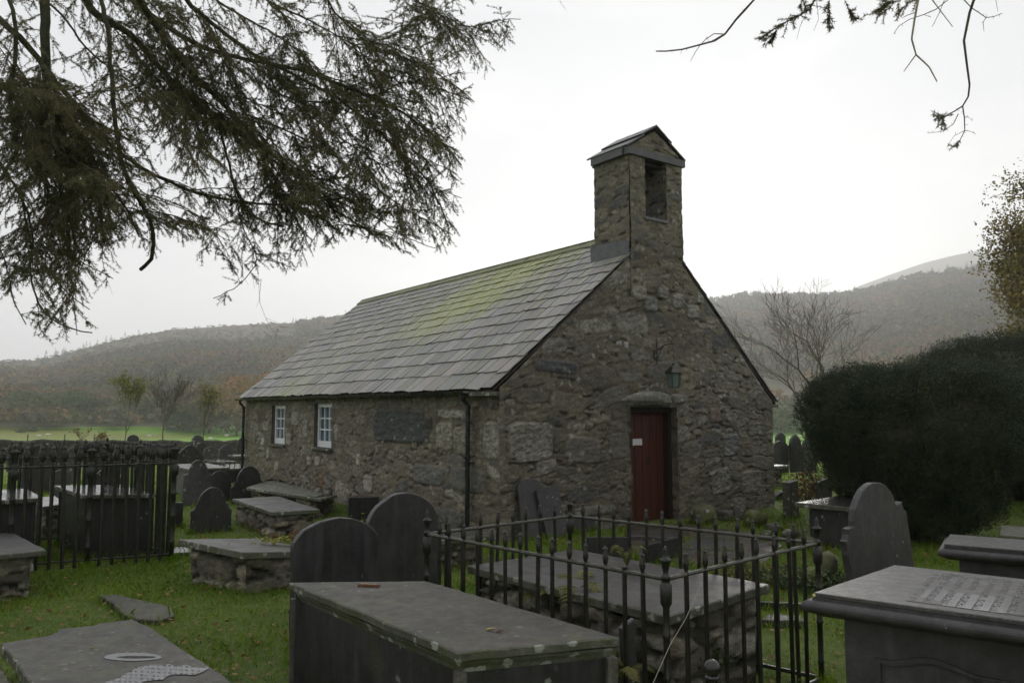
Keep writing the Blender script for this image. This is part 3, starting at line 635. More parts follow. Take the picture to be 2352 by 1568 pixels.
# lantern over the door
lp = G(3.02, 0, 2.5); lan = thing('wall_lantern', lp, 'black lantern with frosted panes hung from an iron bracket above the red door', 'lantern', rotz=AN)
mb = MB(); mb.tube([(0, -.02, .34), (0, -.02, -.05)], .009, 6); mb.tube([(0, -.03, .18), (.0, -.16, .24), (0, -.3, .26), (.0, -.38, .245)], .007, 6); mb.tube([(0, -.03, .05), (0, -.1, .17), (0, -.16, .24)], .005, 6); mb.tube([(0, -.36, .245), (0, -.36, -.09)], .003, 5)
mk('bracket', mb.V, mb.F, IRON, lan, world=False)
mb = MB(); c0 = (0, -.36); zt = -.20; zb_ = -.42
def hexr(r, k, o=.5): return (c0[0]+r*math.cos((k+o)*math.pi/3), c0[1]+r*math.sin((k+o)*math.pi/3))
for k in range(6):
    a = hexr(.125, k); b_ = hexr(.088, k); mb.tube([(*a, zt), (*b_, zb_)], .006, 4); a2 = hexr(.125, k+1); b2 = hexr(.088, k+1); mb.tube([(*a, zt), (*a2, zt)], .008, 4); mb.tube([(*b_, zb_), (*b2, zb_)], .006, 4)
mb.lathe([(.15, 0), (.145, .012), (.06, .10), (.03, .12), (.02, .13), (.022, .15), (.001, .16)], (c0[0], c0[1], zt), 6)
mb.lathe([(.088, 0), (.088, .01)], (c0[0], c0[1], zb_-.006), 6)
mk('lantern_frame', mb.V, mb.F, IRON, lan, world=False)
for k in range(6):
    a = hexr(.118, k); b_ = hexr(.083, k); a2 = hexr(.118, k+1); b2 = hexr(.083, k+1)
    mk('pane', [(*a, zt), (*a2, zt), (*b2, zb_), (*b_, zb_)], [(0, 1, 2, 3)], LGLASS, lan, world=False)
# ------------------------------------------------------------------ slabs, table tombs, chest tombs
def frame4(c):
    p = [Vector(q) for q in c]; O = p[0]; ex = (p[1]-p[0]).normalized(); n = ex.cross(p[3]-p[0]).normalized()
    if n.z < 0: n = -n
    ey = n.cross(ex).normalized(); loc = [((q-O).dot(ex), (q-O).dot(ey)) for q in p]
    return O, ex, ey, n, loc
def inset(loc, d):
    cx = sum(p[0] for p in loc)/len(loc); cy = sum(p[1] for p in loc)/len(loc); m = len(loc); out = []
    for i in range(m):
        a = Vector(loc[i-1]); b = Vector(loc[i]); c = Vector(loc[(i+1) % m])
        u = (b-a).normalized(); v = (c-b).normalized(); n1 = Vector((-u.y, u.x)); n2 = Vector((-v.y, v.x))
        k = n1+n2; k = k/max(k.length_squared/2, .2)
        if (Vector((cx, cy))-b).dot(k) < 0: k = -k
        out.append((b.x+k.x*d, b.y+k.y*d))
    return out
def pts3(loc, O, ex, ey, n, dz=0): return [O+ex*x+ey*y+n*dz for x, y in loc]
def rubble_body(name, q, zt, zb, mat, parent, seed, sc=1.0, bright=.2, amp=1.0, cb=None):
    V = []; Fs = []; Cs = []; k = 0
    for i in range(4):
        a = Vector(q[i]); b = Vector(q[(i+1) % 4]); L = (b-a).to_2d().length; d = (b-a).to_2d().normalized(); nr = Vector((d.y, -d.x))
        fl = Rubble(L, .9, [(.14*sc, .24*sc, .05*sc, .09*sc, 80), (.07*sc, .14*sc, .03*sc, .055*sc, 300), (.03*sc, .06*sc, .015*sc, .03*sc, 400)], seed+i, (), bright, x0=0, z0=zb-.1, warp=.22); fl.amp = 2.6; fl.mort = np.array((.055, .052, .038)); fl.c = fl.c*(.6+.9*np.random.default_rng(seed+i).random((len(fl.c), 1))); fl.d = fl.d*1.5+.004
        U = np.linspace(0, L, max(4, int(L/.022))); W = np.linspace(0, 1, max(4, int((zt-zb)/.022)))
        v, f, c = rubble_grid(fl, U, W, lambda u: zt+0*u, lambda u, z: (a.x+d.x*u, a.y+d.y*u, z), (nr.x*amp, nr.y*amp, 0), z0=zb, fade=lambda u, z, dd: dd*sstep(0, .03, u)*sstep(0, .03, L-u))
        V.append(v); Fs.append(f+k); Cs.append(c); k += len(v)
    return mk(name, np.concatenate(V), np.concatenate(Fs), mat, parent, True, np.concatenate(Cs))
def ccw(c):
    a = sum(c[i][0]*c[(i+1) % 4][1]-c[(i+1) % 4][0]*c[i][1] for i in range(4)); return list(c) if a > 0 else [c[0], c[3], c[2], c[1]]
def tomb(name, label, c, thick=.06, top=LEDGER, body='rubble', ins=.1, zb=-.05, bmat=None, group='table tombs', seed=1, cat='tomb', bright=.2, mould=False, sc=1.0):
    c = ccw(c); cen = Vector((sum(p[0] for p in c)/4, sum(p[1] for p in c)/4, 0)); t = thing(name, cen, label, cat, group)
    O, ex, ey, n, loc = frame4(c)
    if mould:      # moulded edge: fillet, roll, cove
        mb = MB(); mb.plate(inset(loc, .035), O, ex, ey, n, .022, .004, .002, .08, seed); mk('top_slab', mb.V, mb.F, top, t)
        M = MB(); Ls = [(.03, -.0215), (.03, -.034)]+[(.02-.03*math.sin(a), -.034-.030+.030*math.cos(a)) for a in np.linspace(.2, 2.9, 8)]+[(.035, -.10), (.06, -.115), (.09, -.12)]
        rings = [pts3(inset(loc, d+.0), O, ex, ey, n, dz) for d, dz in Ls]; V = [p for r in rings for p in r]
        M.add(V, [(i*4+j, (i+1)*4+j, (i+1)*4+(j+1) % 4, i*4+(j+1) % 4) for i in range(len(Ls)-1) for j in range(4)]+[(0, 1, 2, 3)])
        mk('moulding', M.V, M.F, bmat or SLATE_P, t); thick = .12
    else:
        mb = MB(); mb.plate(loc, O, ex, ey, n, thick, .007, .006, .05, seed)
        o = mk('top_slab', mb.V, mb.F, top, t); o.data.materials.append(EDGE)
        m = len(o.data.polygons); o.data.polygons.foreach_set('material_index', np.array([0]*(m-1)+[1] if False else [1]*(m-2)+[0, 1], dtype=np.int32)) if True else None
    q2 = inset(loc, ins); q = pts3(q2, O, ex, ey, n, -thick); zt = min(p.z for p in q)+.012
    zt2 = max(p.z for p in q)
    if body == 'rubble': rubble_body('stone_base', q, zt2-.004, zb, RUB, t, seed*7, sc, bright)
    elif body == 'slate':
        for i in range(4):
            a = Vector((q[i].x, q[i].y, zb)); b = Vector((q[(i+1) % 4].x, q[(i+1) % 4].y, zb)); d = (b-a).normalized(); L = (b-a).length
            z_ = q[i].z-zb-.004; z2_ = q[(i+1) % 4].z-zb-.004; nr = Vector((d.y, -d.x, 0))
            e = .0 if i % 2 == 0 else .045
            mk('side_panel' if L > 1.0 else 'end_panel', *(lambda m_: (m_.V, m_.F))(MB().plate([(e, 0), (L-e, 0), (L-e, z2_), (e, z_)], a, d, (0, 0, 1), nr, .045, .004, .002, .1, seed+i)), bmat or SLATE, t)
    return t, (O, ex, ey, n, loc), q
def cpx(L, z): return [P(x, y, z if not hasattr(z, '__len__') else z[i]) for i, (x, y) in enumerate(L)]

# foreground chest tomb
N_, R_, Lf = P(1052, 1497, .70), P(1422, 1463, .70), P(664, 1337, .70)
Fr_ = P(979, 1333, .70)
t1, fr1, q1 = tomb('chest_tomb', 'foreground chest tomb with lichened slab edge and a small memorial strip on top', [N_, R_, Fr_, Lf], .045, LEDGER_B, 'slate', .028, -.05, SLATE, 'slate chest tombs', 3)
O, ex, ey, n, loc = fr1
M = MB(); rings = [pts3(inset(loc, d), O, ex, ey, n, dz) for d, dz in ((.006, -.045), (.010, -.058), (.02, -.075), (.026, -.095))]; V = [p for r in rings for p in r]
M.add(V, [(i*4+j, (i+1)*4+j, (i+1)*4+(j+1) % 4, i*4+(j+1) % 4) for i in range(3) for j in range(4)]); mk('moulding', M.V, M.F, EDGE, t1)
qq = [Vector((p.x, p.y, 0)) for p in pts3(inset(loc, .022), O, ex, ey, n, 0)]
for i, p in enumerate(qq):
    mb = MB(); mb.box((p.x, p.y, .29), (.05, .05, .64), math.atan2(ex.y, ex.x)); mk('corner_post', mb.V, mb.F, DRY, t1)
# chest tomb on the right with moulded top and scalloped side panel
c2 = [P(1844, 1360, .85)]; e2 = Vector((.80, -.60, 0)).normalized(); f2 = Vector((.60, .80, 0)); v0 = Vector(c2[0]); fd = (Vector(P(2044.5, 1293, .85))-v0).length
fdir = (Vector(P(2044.5, 1293, .85))-v0).normalized()
C2 = [v0, v0+e2*2.0, v0+e2*2.0+fdir*fd, v0+fdir*fd]
t2, fr2, q2 = tomb('chest_tomb', 'purple grey chest tomb with moulded edge, scalloped side panel and worn inscription', C2, .06, GRAN, 'slate', .13, -.05, SLATE_P, 'slate chest tombs', 9, mould=True)
O, ex, ey, n, loc = fr2
inscr = simple('worn inscription cuts', (.035, .032, .03), .8, .3, 40); wetp = simple('wet polished patch', (.14, .14, .15), .12, .1, 10)
rgl = random.Random(5)
def cellpatch(name, nu, nv, pt, kind, mats, parent):
    V = [pt(i/nu, j/nv) for i in range(nu+1) for j in range(nv+1)]; Fc = []; mi = []
    for i in range(nu):
        for j in range(nv):
            k = kind(i, j)
            if k is None: continue
            a = i*(nv+1)+j; Fc.append((a, a+nv+1, a+nv+2, a+1)); mi.append(k)
    o = mk(name, V, Fc, mats[0], parent)
    for m_ in mats[1:]: o.data.materials.append(m_)
    o.data.polygons.foreach_set('material_index', np.array(mi, dtype=np.int32)); return o
WETP = simple('water film on slate', (.12, .12, .125), .22, .2, 10)
gl = {}
def t2kind(i, j):
    wet = vn(i*.035, j*.05, 0, 4) > -.05
    row = i % 8
    if row < 4 and 3 < j < 116:
        key = (i//8, j//7)
        gl.setdefault(key, rgl.random())
        if gl[key] < .86 and (j % 7) not in (0,) and rgl.random() < .50: return 1
    return 2 if wet and 4 < i < 150 and (i % 8 > 0) else 0
cellpatch('inscription', 156, 120, lambda u, v: O+ex*(.44+1.30*u)+ey*(.12+.80*v)+n*.0022, t2kind, (GRAN, inscr, simple('rain wet slate', (.13, .13, .135), .16, .2, 12)), t2)
# raised scalloped border and reeding on the near long side (ring between two outlines)
a = q2[0]; b = q2[1]; d = (b-a); d.z = 0; L = d.length; d.normalize(); nr = Vector((d.y, -d.x, 0)); hz = a.z
def sc_out(m, dep):
    pts = [(m, .08), (L-m, .08)]
    for x in np.linspace(L-m, m, 46): pts.append((x, hz-.13-dep-.035*math.cos((x-m)/(L-2*m)*2*math.pi*3.0)-.03*abs(math.sin((x-m)/(L-2*m)*math.pi*3))))
    return pts
for (m, dep, th_) in ((.14, .0, .010),):
    o1 = sc_out(m, 0); o2 = sc_out(m+.022, .022); k = len(o1); V = [a*1.0 for _ in range(0)]
    base = Vector((a.x, a.y, 0))
    V = [base+d*x+Vector((0, 0, z))+nr*.017 for x, z in o1]+[base+d*x+Vector((0, 0, z))+nr*.017 for x, z in o2]+[base+d*x+Vector((0, 0, z))-nr*.01 for x, z in o1]+[base+d*x+Vector((0, 0, z))-nr*.01 for x, z in o2]
    Fq = []
    for i in range(k):
        j = (i+1) % k; Fq += [(i, j, k+j, k+i), (i, 2*k+i, 2*k+j, j), (k+i, k+j, 3*k+j, 3*k+i)]
    mk('scalloped_border', V, Fq, SLATE_P, t2)
mb = MB()
for i in range(9):
    x = .86+i*.022; p = base+d*x+Vector((0, 0, hz-.30)); mb.tube([p+nr*.002, p+nr*.002+d*.13+Vector((0, 0, -.20))], .006, 6)
mk('carved_reeding', mb.V, mb.F, SLATE_P, t2)
# tomb behind it
v3 = Vector(P(2156, 1249, .75)); C3 = [v3, v3+Vector((.84, -.54, 0))*1.9, v3+Vector((.84, -.54, 0))*1.9+Vector((.54, .84, 0))*.62, v3+Vector((.54, .84, 0))*.62]
tomb('chest_tomb', 'chest tomb with rounded moulded edge below the yew, partly out of the picture', C3, .06, GRAN, 'slate', .12, -.05, SLATE_P, 'slate chest tombs', 12, mould=True)
v4 = Vector(P(2296, 1228, .66)); tomb('ledger_tomb', 'rough grey slab tomb just behind the moulded tomb below the yew', [v4, v4+Vector((.84, -.54, 0))*1.6, v4+Vector((.84, -.54, 0))*1.6+Vector((.54, .84, 0))*.7, v4+Vector((.54, .84, 0))*.7], .06, LEDGER_B, 'rubble', .1, -.05, None, 'table tombs', 14)
# tomb inside the centre railing
tr, frr, qr = tomb('ledger_tomb', 'rubble tomb with dark ledger slab inside the central iron railing', cpx([(1532, 1415), (1767, 1341), (1319, 1261), (1075, 1298)], .65), .055, LEDGER, 'rubble', .07, -.05, None, 'table tombs', 21, bright=.5, sc=1.25)
# left of the yew
tomb('chest_tomb', 'dark chest tomb with pale wet slab standing beside the yew', [P(1826, 1153.5, .55), P(1826, 1153.5, .55), P(1826, 1153.5, .55), P(1826, 1153.5, .55)] if False else (lambda v: [v, v+Vector((.66, -.62, 0)), v+Vector((.66, -.62, 0))+Vector((1.1, 1.0, 0)), v+Vector((1.1, 1.0, 0))*.95])(Vector(P(1826, 1153.5, .55))), .06, LEDGER_W, 'slate', .12, -.05, SLATE, 'slate chest tombs', 25)
v = Vector(P(1815, 1068, .47)); tomb('table_tomb', 'pale topped table tomb showing past the right corner of the chapel', [v, v-Vector((AX, AY, 0))*0+Vector((-BX, -BY, 0))*1.0, v+Vector((-BX, -BY, 0))*1.0+Vector((AX, AY, 0))*1.7, v+Vector((AX, AY, 0))*1.7], .07, LEDGER_W, 'rubble', .14, -.1, None, 'table tombs', 27)
# left group
tomb('table_tomb', 'table tomb with grey slab on rubble beside the round topped lichen spotted headstone', cpx([(624, 1175.5), (735, 1169), (639, 1139.4), (534, 1145)], .36), .055, LEDGER, 'rubble', .07, -.05, None, 'table tombs', 31, bright=.25, sc=1.4)
tomb('table_tomb', 'tilted table tomb seen edge on against the chapel side wall', [P(738, 1145, .34), P(775, 1136, .28), P(620, 1117, .16), P(565, 1119, .42)], .05, EDGE, 'rubble', .10, -.05, None, 'table tombs', 33, bright=.1)
t6, fr6, q6 = tomb('table_tomb', 'tilted table tomb with rough end blocks, yellow spray lying on its slab', cpx([(557, 1268), (745, 1264), (589, 1235), (411, 1238)], [.41, .33, .33, .41]), .065, LEDGER, 'rubble', .10, -.05, None, 'table tombs', 35, bright=.25, sc=2.0)
tomb('table_tomb', 'table tomb on stacked blocks at the left edge of the lawn', [P(109, 1263, .43), P(30, 1222, .43), Vector(P(30, 1222, .43))-Vector((BX, BY, 0))*.9, Vector(P(109, 1263, .43))-Vector((BX, BY, 0))*.9], .05, LEDGER, 'rubble', .11, -.05, None, 'table tombs', 37, bright=.3, sc=1.9)
tomb('chest_tomb', 'black chest tomb with shiny wet slab in the middle of the tall left railing', cpx([(189, 1136), (358, 1133.6), (277, 1112), (123, 1114.5)], .75), .05, LEDGER_W, 'slate', .06, -.05, SLATE, 'slate chest tombs', 39)
tomb('chest_tomb', 'black chest tomb with wet slab at the left end of the tall railing', [P(100, 1142.5, .75), P(61, 1121, .75), Vector(P(61, 1121, .75))-Vector((BX, BY, 0))*.8, Vector(P(100, 1142.5, .75))-Vector((BX, BY, 0))*.8], .05, LEDGER_W, 'slate', .06, -.05, SLATE, 'slate chest tombs', 41)
tomb('table_tomb', 'low mossy tomb with shiny slab between the two black railed tombs', cpx([(98, 1163), (150, 1156), (127, 1138), (72, 1143)], .48), .05, LEDGER_W, 'rubble', .06, -.05, None, 'table tombs', 43, bright=.3)
tomb('chest_tomb', 'chest tomb with pale grey side panel right of the tall railing', (lambda v: [v, v+Vector((BX, BY, 0))*.8, v+Vector((BX, BY, 0))*.8+Vector((AX, AY, 0))*1.6, v+Vector((AX, AY, 0))*1.6])(Vector(P(431, 1077, .58))), .05, LEDGER_W, 'slate', .05, -.1, simple('pale slate panel', (.11, .105, .10), .6, .3, 6, .3), 'slate chest tombs', 45)
tomb('table_tomb', 'ledger slab on low rubble against the wall beside the near downpipe', (lambda v: [v, v-Vector((BX, BY, 0))*1.9+Vector((AX, AY, 0))*.0, v-Vector((BX, BY, 0))*1.9+Vector((AX, AY, 0))*.65, v+Vector((AX, AY, 0))*.65])(Vector(P(1132, 1228, .33))), .05, LEDGER, 'rubble', .1, -.05, None, 'table tombs', 47)
tomb('ledger_tomb', 'wet ledger slab glinting among the far headstones near the boundary wall', (lambda v: [v, v+Vector((BX, BY, 0))*.7, v+Vector((BX, BY, 0))*.7+Vector((AX, AY, 0))*1.1, v+Vector((AX, AY, 0))*1.1])(Vector(P(486, 1061, .22))), .05, LEDGER_W, 'rubble', .06, -.3, None, 'table tombs', 49)
tomb('table_tomb', 'far table tomb with thin pale slab just left of the chapel corner', (lambda v: [v, v+Vector((BX, BY, 0))*.9, v+Vector((BX, BY, 0))*.9+Vector((AX, AY, 0))*.8, v+Vector((AX, AY, 0))*.8])(Vector(P(541, 1047, .3))), .06, LEDGER_W, 'rubble', .25, -.35, None, 'table tombs', 51)
# big ledger in the left foreground with broken head and worn inscription
c12 = [P(560, 1580, .25), P(343.7, 1438.7, .25), P(1.6, 1476, .25)]
p0, p1, p2 = [Vector(x) for x in c12]; mbp = MB(); O12 = p1; ex12 = (p0-p1).normalized(); ey12 = Vector((0, 0, 1)).cross(ex12).normalized()
if (p2-p1).dot(ey12) < 0: ey12 = -ey12
L12 = (p0-p1).length+.5
# outline traced on the broken end
br = [(zx/1.96*.6125, (1900+zy/1.96)*.6125) for zx, zy in ((1010, 862), (1100, 880), (975, 822), (860, 838), (740, 850), (700, 868), (560, 880), (430, 892), (420, 918), (350, 945), (200, 968), (5, 1000))]
out = [(L12, 0), (0.0, 0)]
for (x, y) in br[2:]:
    w = Vector(P(x, y, .25))-O12; out.append((w.dot(ex12), w.dot(ey12)))
wl = out[-1][1]; out.append((L12, wl+.0))
t12 = thing('ledger_tomb', (O12.x+.1, O12.y-.6, 0), 'large ledger slab with broken head, wet oval and worn lettering in the left foreground', 'tomb', 'table tombs')
mb = MB().plate(out, O12, ex12, ey12, (0, 0, 1), .07, .008, .008, .04, 5); o = mk('top_slab', mb.V, mb.F, LEDGER_B, t12); o.data.materials.append(EDGE); m = len(o.data.polygons); o.data.polygons.foreach_set('material_index', np.array([1]*(m-2)+[0, 1], dtype=np.int32))
qb = [O12+ex12*L12*.98+ey12*.10, O12+ex12*.18+ey12*.1, O12+ex12*.22+ey12*(wl-.12), O12+ex12*L12*.98+ey12*(wl-.12)]
qb = ccw(qb)
rubble_body('stone_base', [Vector((p.x, p.y, .185)) for p in qb], .184, -.05, RUB, t12, 71, 1.2, .2)
zt = .2535
def onslab(x, y, z=zt): w = Vector(P(x, y, .25)); return (w.x, w.y, z)
mb = MB(); ov = [(370, 1512), (330, 1519), (285, 1518), (248, 1511), (240, 1503), (248, 1499), (300, 1499.5), (350, 1503)]; ov = [(x/1, y) for x, y in ov]
cx_ = 305; cy_ = 1508.5
ring = [(cx_+66*math.cos(t)*(1+.05*math.sin(3*t)), cy_+9.5*math.sin(t)) for t in np.linspace(0, 2*math.pi, 36)[:-1]]
mb.add([onslab(x, y) for x, y in ring], [tuple(range(35))]); 
pud = mk('wet_oval', mb.V, mb.F if True else 0, WETP, t12)
mb = MB(); ring = [(cx_+8+44*math.cos(t), cy_+1.0+2.6*math.sin(t)) for t in np.linspace(0, 2*math.pi, 20)[:-1]]; mb.add([onslab(x, y, zt+.0015) for x, y in ring], [tuple(range(19))]); mk('oval_hollow', mb.V, mb.F, inscr, t12)
bnd = [(312, 1532), (352, 1527), (398, 1527), (440, 1529), (477, 1536), (470, 1546), (430, 1549), (385, 1553), (372, 1562), (330, 1568), (300, 1580), (215, 1580), (250, 1562), (285, 1553)]
def k12(i, j):
    x = 205+285*(i+.5)/110; y = 1522+60*(j+.5)/46; xx = x+6*vn(x*.05, y*.1, 0, 3)
    if not inpoly(np.array([xx]), np.array([y+3*vn(x*.08, y*.1, 5, 3)]), bnd)[0]: return None
    q = (y-.045*(x-312)-1533) % 8.0
    return 1 if (q < 3.2 and (i % 5) < 3 and rgl.random() < .62) else 0
cellpatch('inscription', 110, 46, lambda u, v: onslab(205+285*u, 1522+60*v, zt+.001), k12, (WETP, inscr), t12)
# slabs lying in the grass
def flat(name, label, pxs, z, mat, thick=.05, seed=1, group=None, cat='slab'):
    p = [Vector(P(x, y, z)) for x, y in pxs]; O = p[0]; out = [((q-O).x, (q-O).y) for q in p]
    return MB().plate(out, O, (1, 0, 0), (0, 1, 0), (0, 0, 1), thick, .008, .01, .05, seed).solo(name, mat, label, cat, group)
flat('ground_slab', 'broken stone slab lying level with the grass behind the large ledger', [(225, 1365), (269, 1365), (330, 1378), (395, 1392), (400, 1414), (366, 1423), (320, 1420), (287, 1411), (262, 1385)], .045, LEDGER_B, .08, 2)
flat('ground_slab', 'wet slab shining in the grass beside the tall left railing', [(385, 1270), (446, 1266), (430, 1255), (385, 1255)], .05, LEDGER_W, .08, 3)
flat('ground_slab', 'grey slab edge at the bottom left corner of the picture', [(-30, 1600), (60, 1600), (-10, 1520), (-60, 1530)], .16, DRY, .2, 4)
flat('door_step', 'worn slate step in front of the red door', [(1446, 1229), (1552, 1234), (1536, 1218), (1440, 1216)], .07, LEDGER, .12, 6, cat='step')
flat('ground_slab', 'slate flag in the wet ground right of the door step', [(1560, 1256), (1700, 1262), (1690, 1240), (1580, 1236)], .03, LEDGER, .05, 7)
flat('ground_slab', 'pale flat stone glinting between the railing and the right chest tomb', [(1745, 1422), (1850, 1425), (1842, 1412), (1760, 1408)], .06, GRAN, .08, 8)
# kerb stones of the small plot before the door
def upright(name, label, pA, pB, h, z0=-.05, th=.05, mat=SLATE, cat='kerb', group=None, seed=3, tilt=0.0):
    a, b = Vector(pA), Vector(pB); a.z = b.z = z0; d = (b-a).normalized(); nr = Vector((d.y, -d.x, 0)); L = (b-a).length
    up = (Vector((0, 0, 1))-nr*tilt).normalized()
    return MB().plate([(0, 0), (L, 0), (L, h), (0, h)], a, d, up, nr.normalized(), th, .004, .003, .08, seed).solo(name, mat, label, cat, group)
upright('grave_kerb', 'low black slate kerb just behind the central railing', P(1347, 1290, 0), P(1447, 1290, 0), .33)
upright('grave_kerb', 'short slate kerb angled towards the red door', P(1485, 1300, 0), P(1567, 1276, 0), .28)
upright('grave_kerb', 'slate strip edging the grass right of the central railing', P(1740, 1400, 0), P(1852, 1406, 0), .12)

# ------------------------------------------------------------------ headstones
def outline(kind, w, h, sh):
    if kind == 'round': return [(0, 0), (w, 0)]+[(w/2+w/2*math.cos(t), h-sh+sh*math.sin(t)) for t in np.linspace(0, math.pi, 22)]
    if kind == 'shoulder':
        r = w*.34; return [(0, 0), (w, 0), (w, h-sh-.02), (w*.93, h-sh)]+[(w/2+r*math.cos(t), h-sh*.96+sh*.96*math.sin(t)) for t in np.linspace(0, math.pi, 18)]+[(w*.07, h-sh), (0, h-sh-.02)]
    if kind == 'cove':      # round head, stepped and coved shoulders
        r = w*.34; k = h-sh
        right = [(w, 0), (w, k-.12), (w-.03, k-.11), (w-.055, k-.07), (w-.06, k-.02), (w/2+r+.005, k-.02)]
        return [(0, 0)]+right+[(w/2+r*math.cos(t), k-.03+(sh+.03)*math.sin(t)) for t in np.linspace(0, math.pi, 20)]+[(w-x, y) for x, y in right[::-1][1:] if y > 0]
    if kind == 'point': return [(0, 0), (w, 0), (w, h-sh), (w*.62, h-.02), (w*.5, h), (w*.38, h-.02), (0, h-sh)]
    if kind == 'gothic': return [(0, 0), (w, 0), (w, h-sh)]+[(w/2+w/2*(1-t**1.7), h-sh+sh*t**.8) for t in np.linspace(.1, 1, 9)]+[(w/2-w/2*(1-t**1.7), h-sh+sh*t**.8) for t in np.linspace(1, .1, 9)]+[(0, h-sh)]
    return [(0, 0), (w, 0), (w, h-sh), (0, h)]
def hs(label, pxl, pxr, pyt, Y, kind, shp=30, mat=SLATE, th=.06, roll=0.0, lean=0.0, zg=0.0, group=None, seed=1, dirv=None, jit=.004, cat='headstone'):
    dx, dy = dirv or (BX, BY); rl = ray(pxl, 939); xl = Y*rl[0]/rl[1]; k = ray(pxr, 939)[0]/ray(pxr, 939)[1]
    t = (k*Y-xl)/(dx-k*dy); w = t; Ym = Y+dy*w/2; top = D((pxl+pxr)/2, pyt, Ym)[2]; h = top-zg+.12; sh = shp/F*Ym
    ex = Vector((dx, dy, 0)); nr = Vector((dy, -dx, 0)); up = Vector((0, 0, 1)); up = (up+nr*lean).normalized(); nr = ex.cross(up).normalized()
    ex2 = (ex*math.cos(roll)+up*math.sin(roll)); up2 = (up*math.cos(roll)-ex*math.sin(roll))
    O = Vector((xl, Y, zg-.12)); c = O+ex*w/2; O2 = c-ex2*w/2
    return MB().plate(outline(kind, w, h, sh), O2, ex2, up2, nr, th, .006, max(jit, .006), .04, seed).solo('headstone', mat, label, cat, group)
GH = 'headstones by the chapel'
hs('dark slate headstone with broad round top, front one of the joined pair', 684, 877, 1190, 5.55, 'round', 62, SLATE, .065, group=GH, seed=2, roll=.012)
hs('taller dark slate headstone with full round top, rear one of the joined pair', 849, 1012, 1132, 6.7, 'round', 82, SLATE, .07, group=GH, seed=3)
hs('grey headstone leaning left with round head and notched shoulders before the yew', 1952, 2090, 1103, 7.4, 'cove', 66, SLATE_P, .07, roll=.19, group=GH, seed=4)
hs('slate headstone with eared shoulders standing alone in the grass beside the tilted tomb', 446, 538, 1119, 11.2, 'cove', 32, SLATE, .055, group=GH, seed=5, roll=-.03)
hs('leaning headstone dotted with white lichen spots', 424, 489, 1056, 14.3, 'shoulder', 32, SLATE_L, .06, group=GH, seed=6, roll=-.04)
hs('small black round headstone between the spotted one and the wide one', 487, 536, 1081, 15.0, 'round', 24, SLATE, .05, group=GH, seed=7)
hs('wide black headstone with eared shoulders at the far corner of the chapel', 537, 616, 1070, 14.7, 'cove', 32, SLATE, .07, group=GH, seed=8)
hs('low square slate stump right beside the tall left railing', 396, 429, 1152, 11.6, 'square', 2, SLATE, .06, group=GH, seed=9)
hs('low black square headstone with cream flower heads against the chapel side wall', 806, 874, 1141, 12.1, 'square', 2, SLATE, .05, group=GH, seed=10)
hs('grey rounded slab leaning on the gable wall, leftmost of three', 1203, 1256, 1099, 10.55, 'round', 18, SLATE_P, .04, lean=-.16, group='slabs leaning on the gable wall', seed=11, cat='slab')
hs('tilted square slab leaning on the gable wall, middle of three', 1262, 1312, 1117, 10.7, 'square', -3, SLATE_P, .05, roll=.13, lean=-.2, group='slabs leaning on the gable wall', seed=12, cat='slab')
hs('short grey slab leaning on the gable wall, nearest the red door', 1315, 1368, 1133, 11.25, 'square', 6, SLATE_P, .04, lean=-.12, group='slabs leaning on the gable wall', seed=13, cat='slab')
GR = 'headstones beyond the right corner of the chapel'
hs('slim dark gothic headstone, farthest left behind a lower round one', 1782, 1803, 992, 27, 'gothic', 14, SLATE, .08, group=GR, seed=14, zg=-.2)
hs('round dark headstone in front of the slim gothic one by the chapel corner', 1774, 1808, 1012, 24.2, 'round', 17, SLATE, .08, group=GR, seed=15, zg=-.1)
hs('slim dark gothic headstone, middle of the far row', 1814, 1838, 997, 24.6, 'gothic', 22, SLATE, .08, group=GR, seed=16, zg=-.1)
hs('wide dark headstone in the far row touching the yew', 1841, 1872, 1002, 24.2, 'gothic', 30, SLATE, .08, group=GR, seed=17, zg=-.1)
hs('slanted grey grave marker among brown bracken left of the yew', 1873, 1903, 1109, 14.6, 'square', -18, SLATE_P, .08, group=GR, seed=18, roll=-.1)
hs('tall weathered slate gatepost with slanted top', 1808, 1829, 1108, 12.7, 'square', -6, DRY, .14, group=None, seed=19, cat='stone post')
hs('pale arched memorial with dark oval leaning at the foot of the chapel corner', 1774, 1800, 1128, 15.4, 'round', 12, SLATE_P, .10, lean=.25, group=None, seed=20, roll=.3, cat='memorial')
GL = 'headstones before the boundary wall'
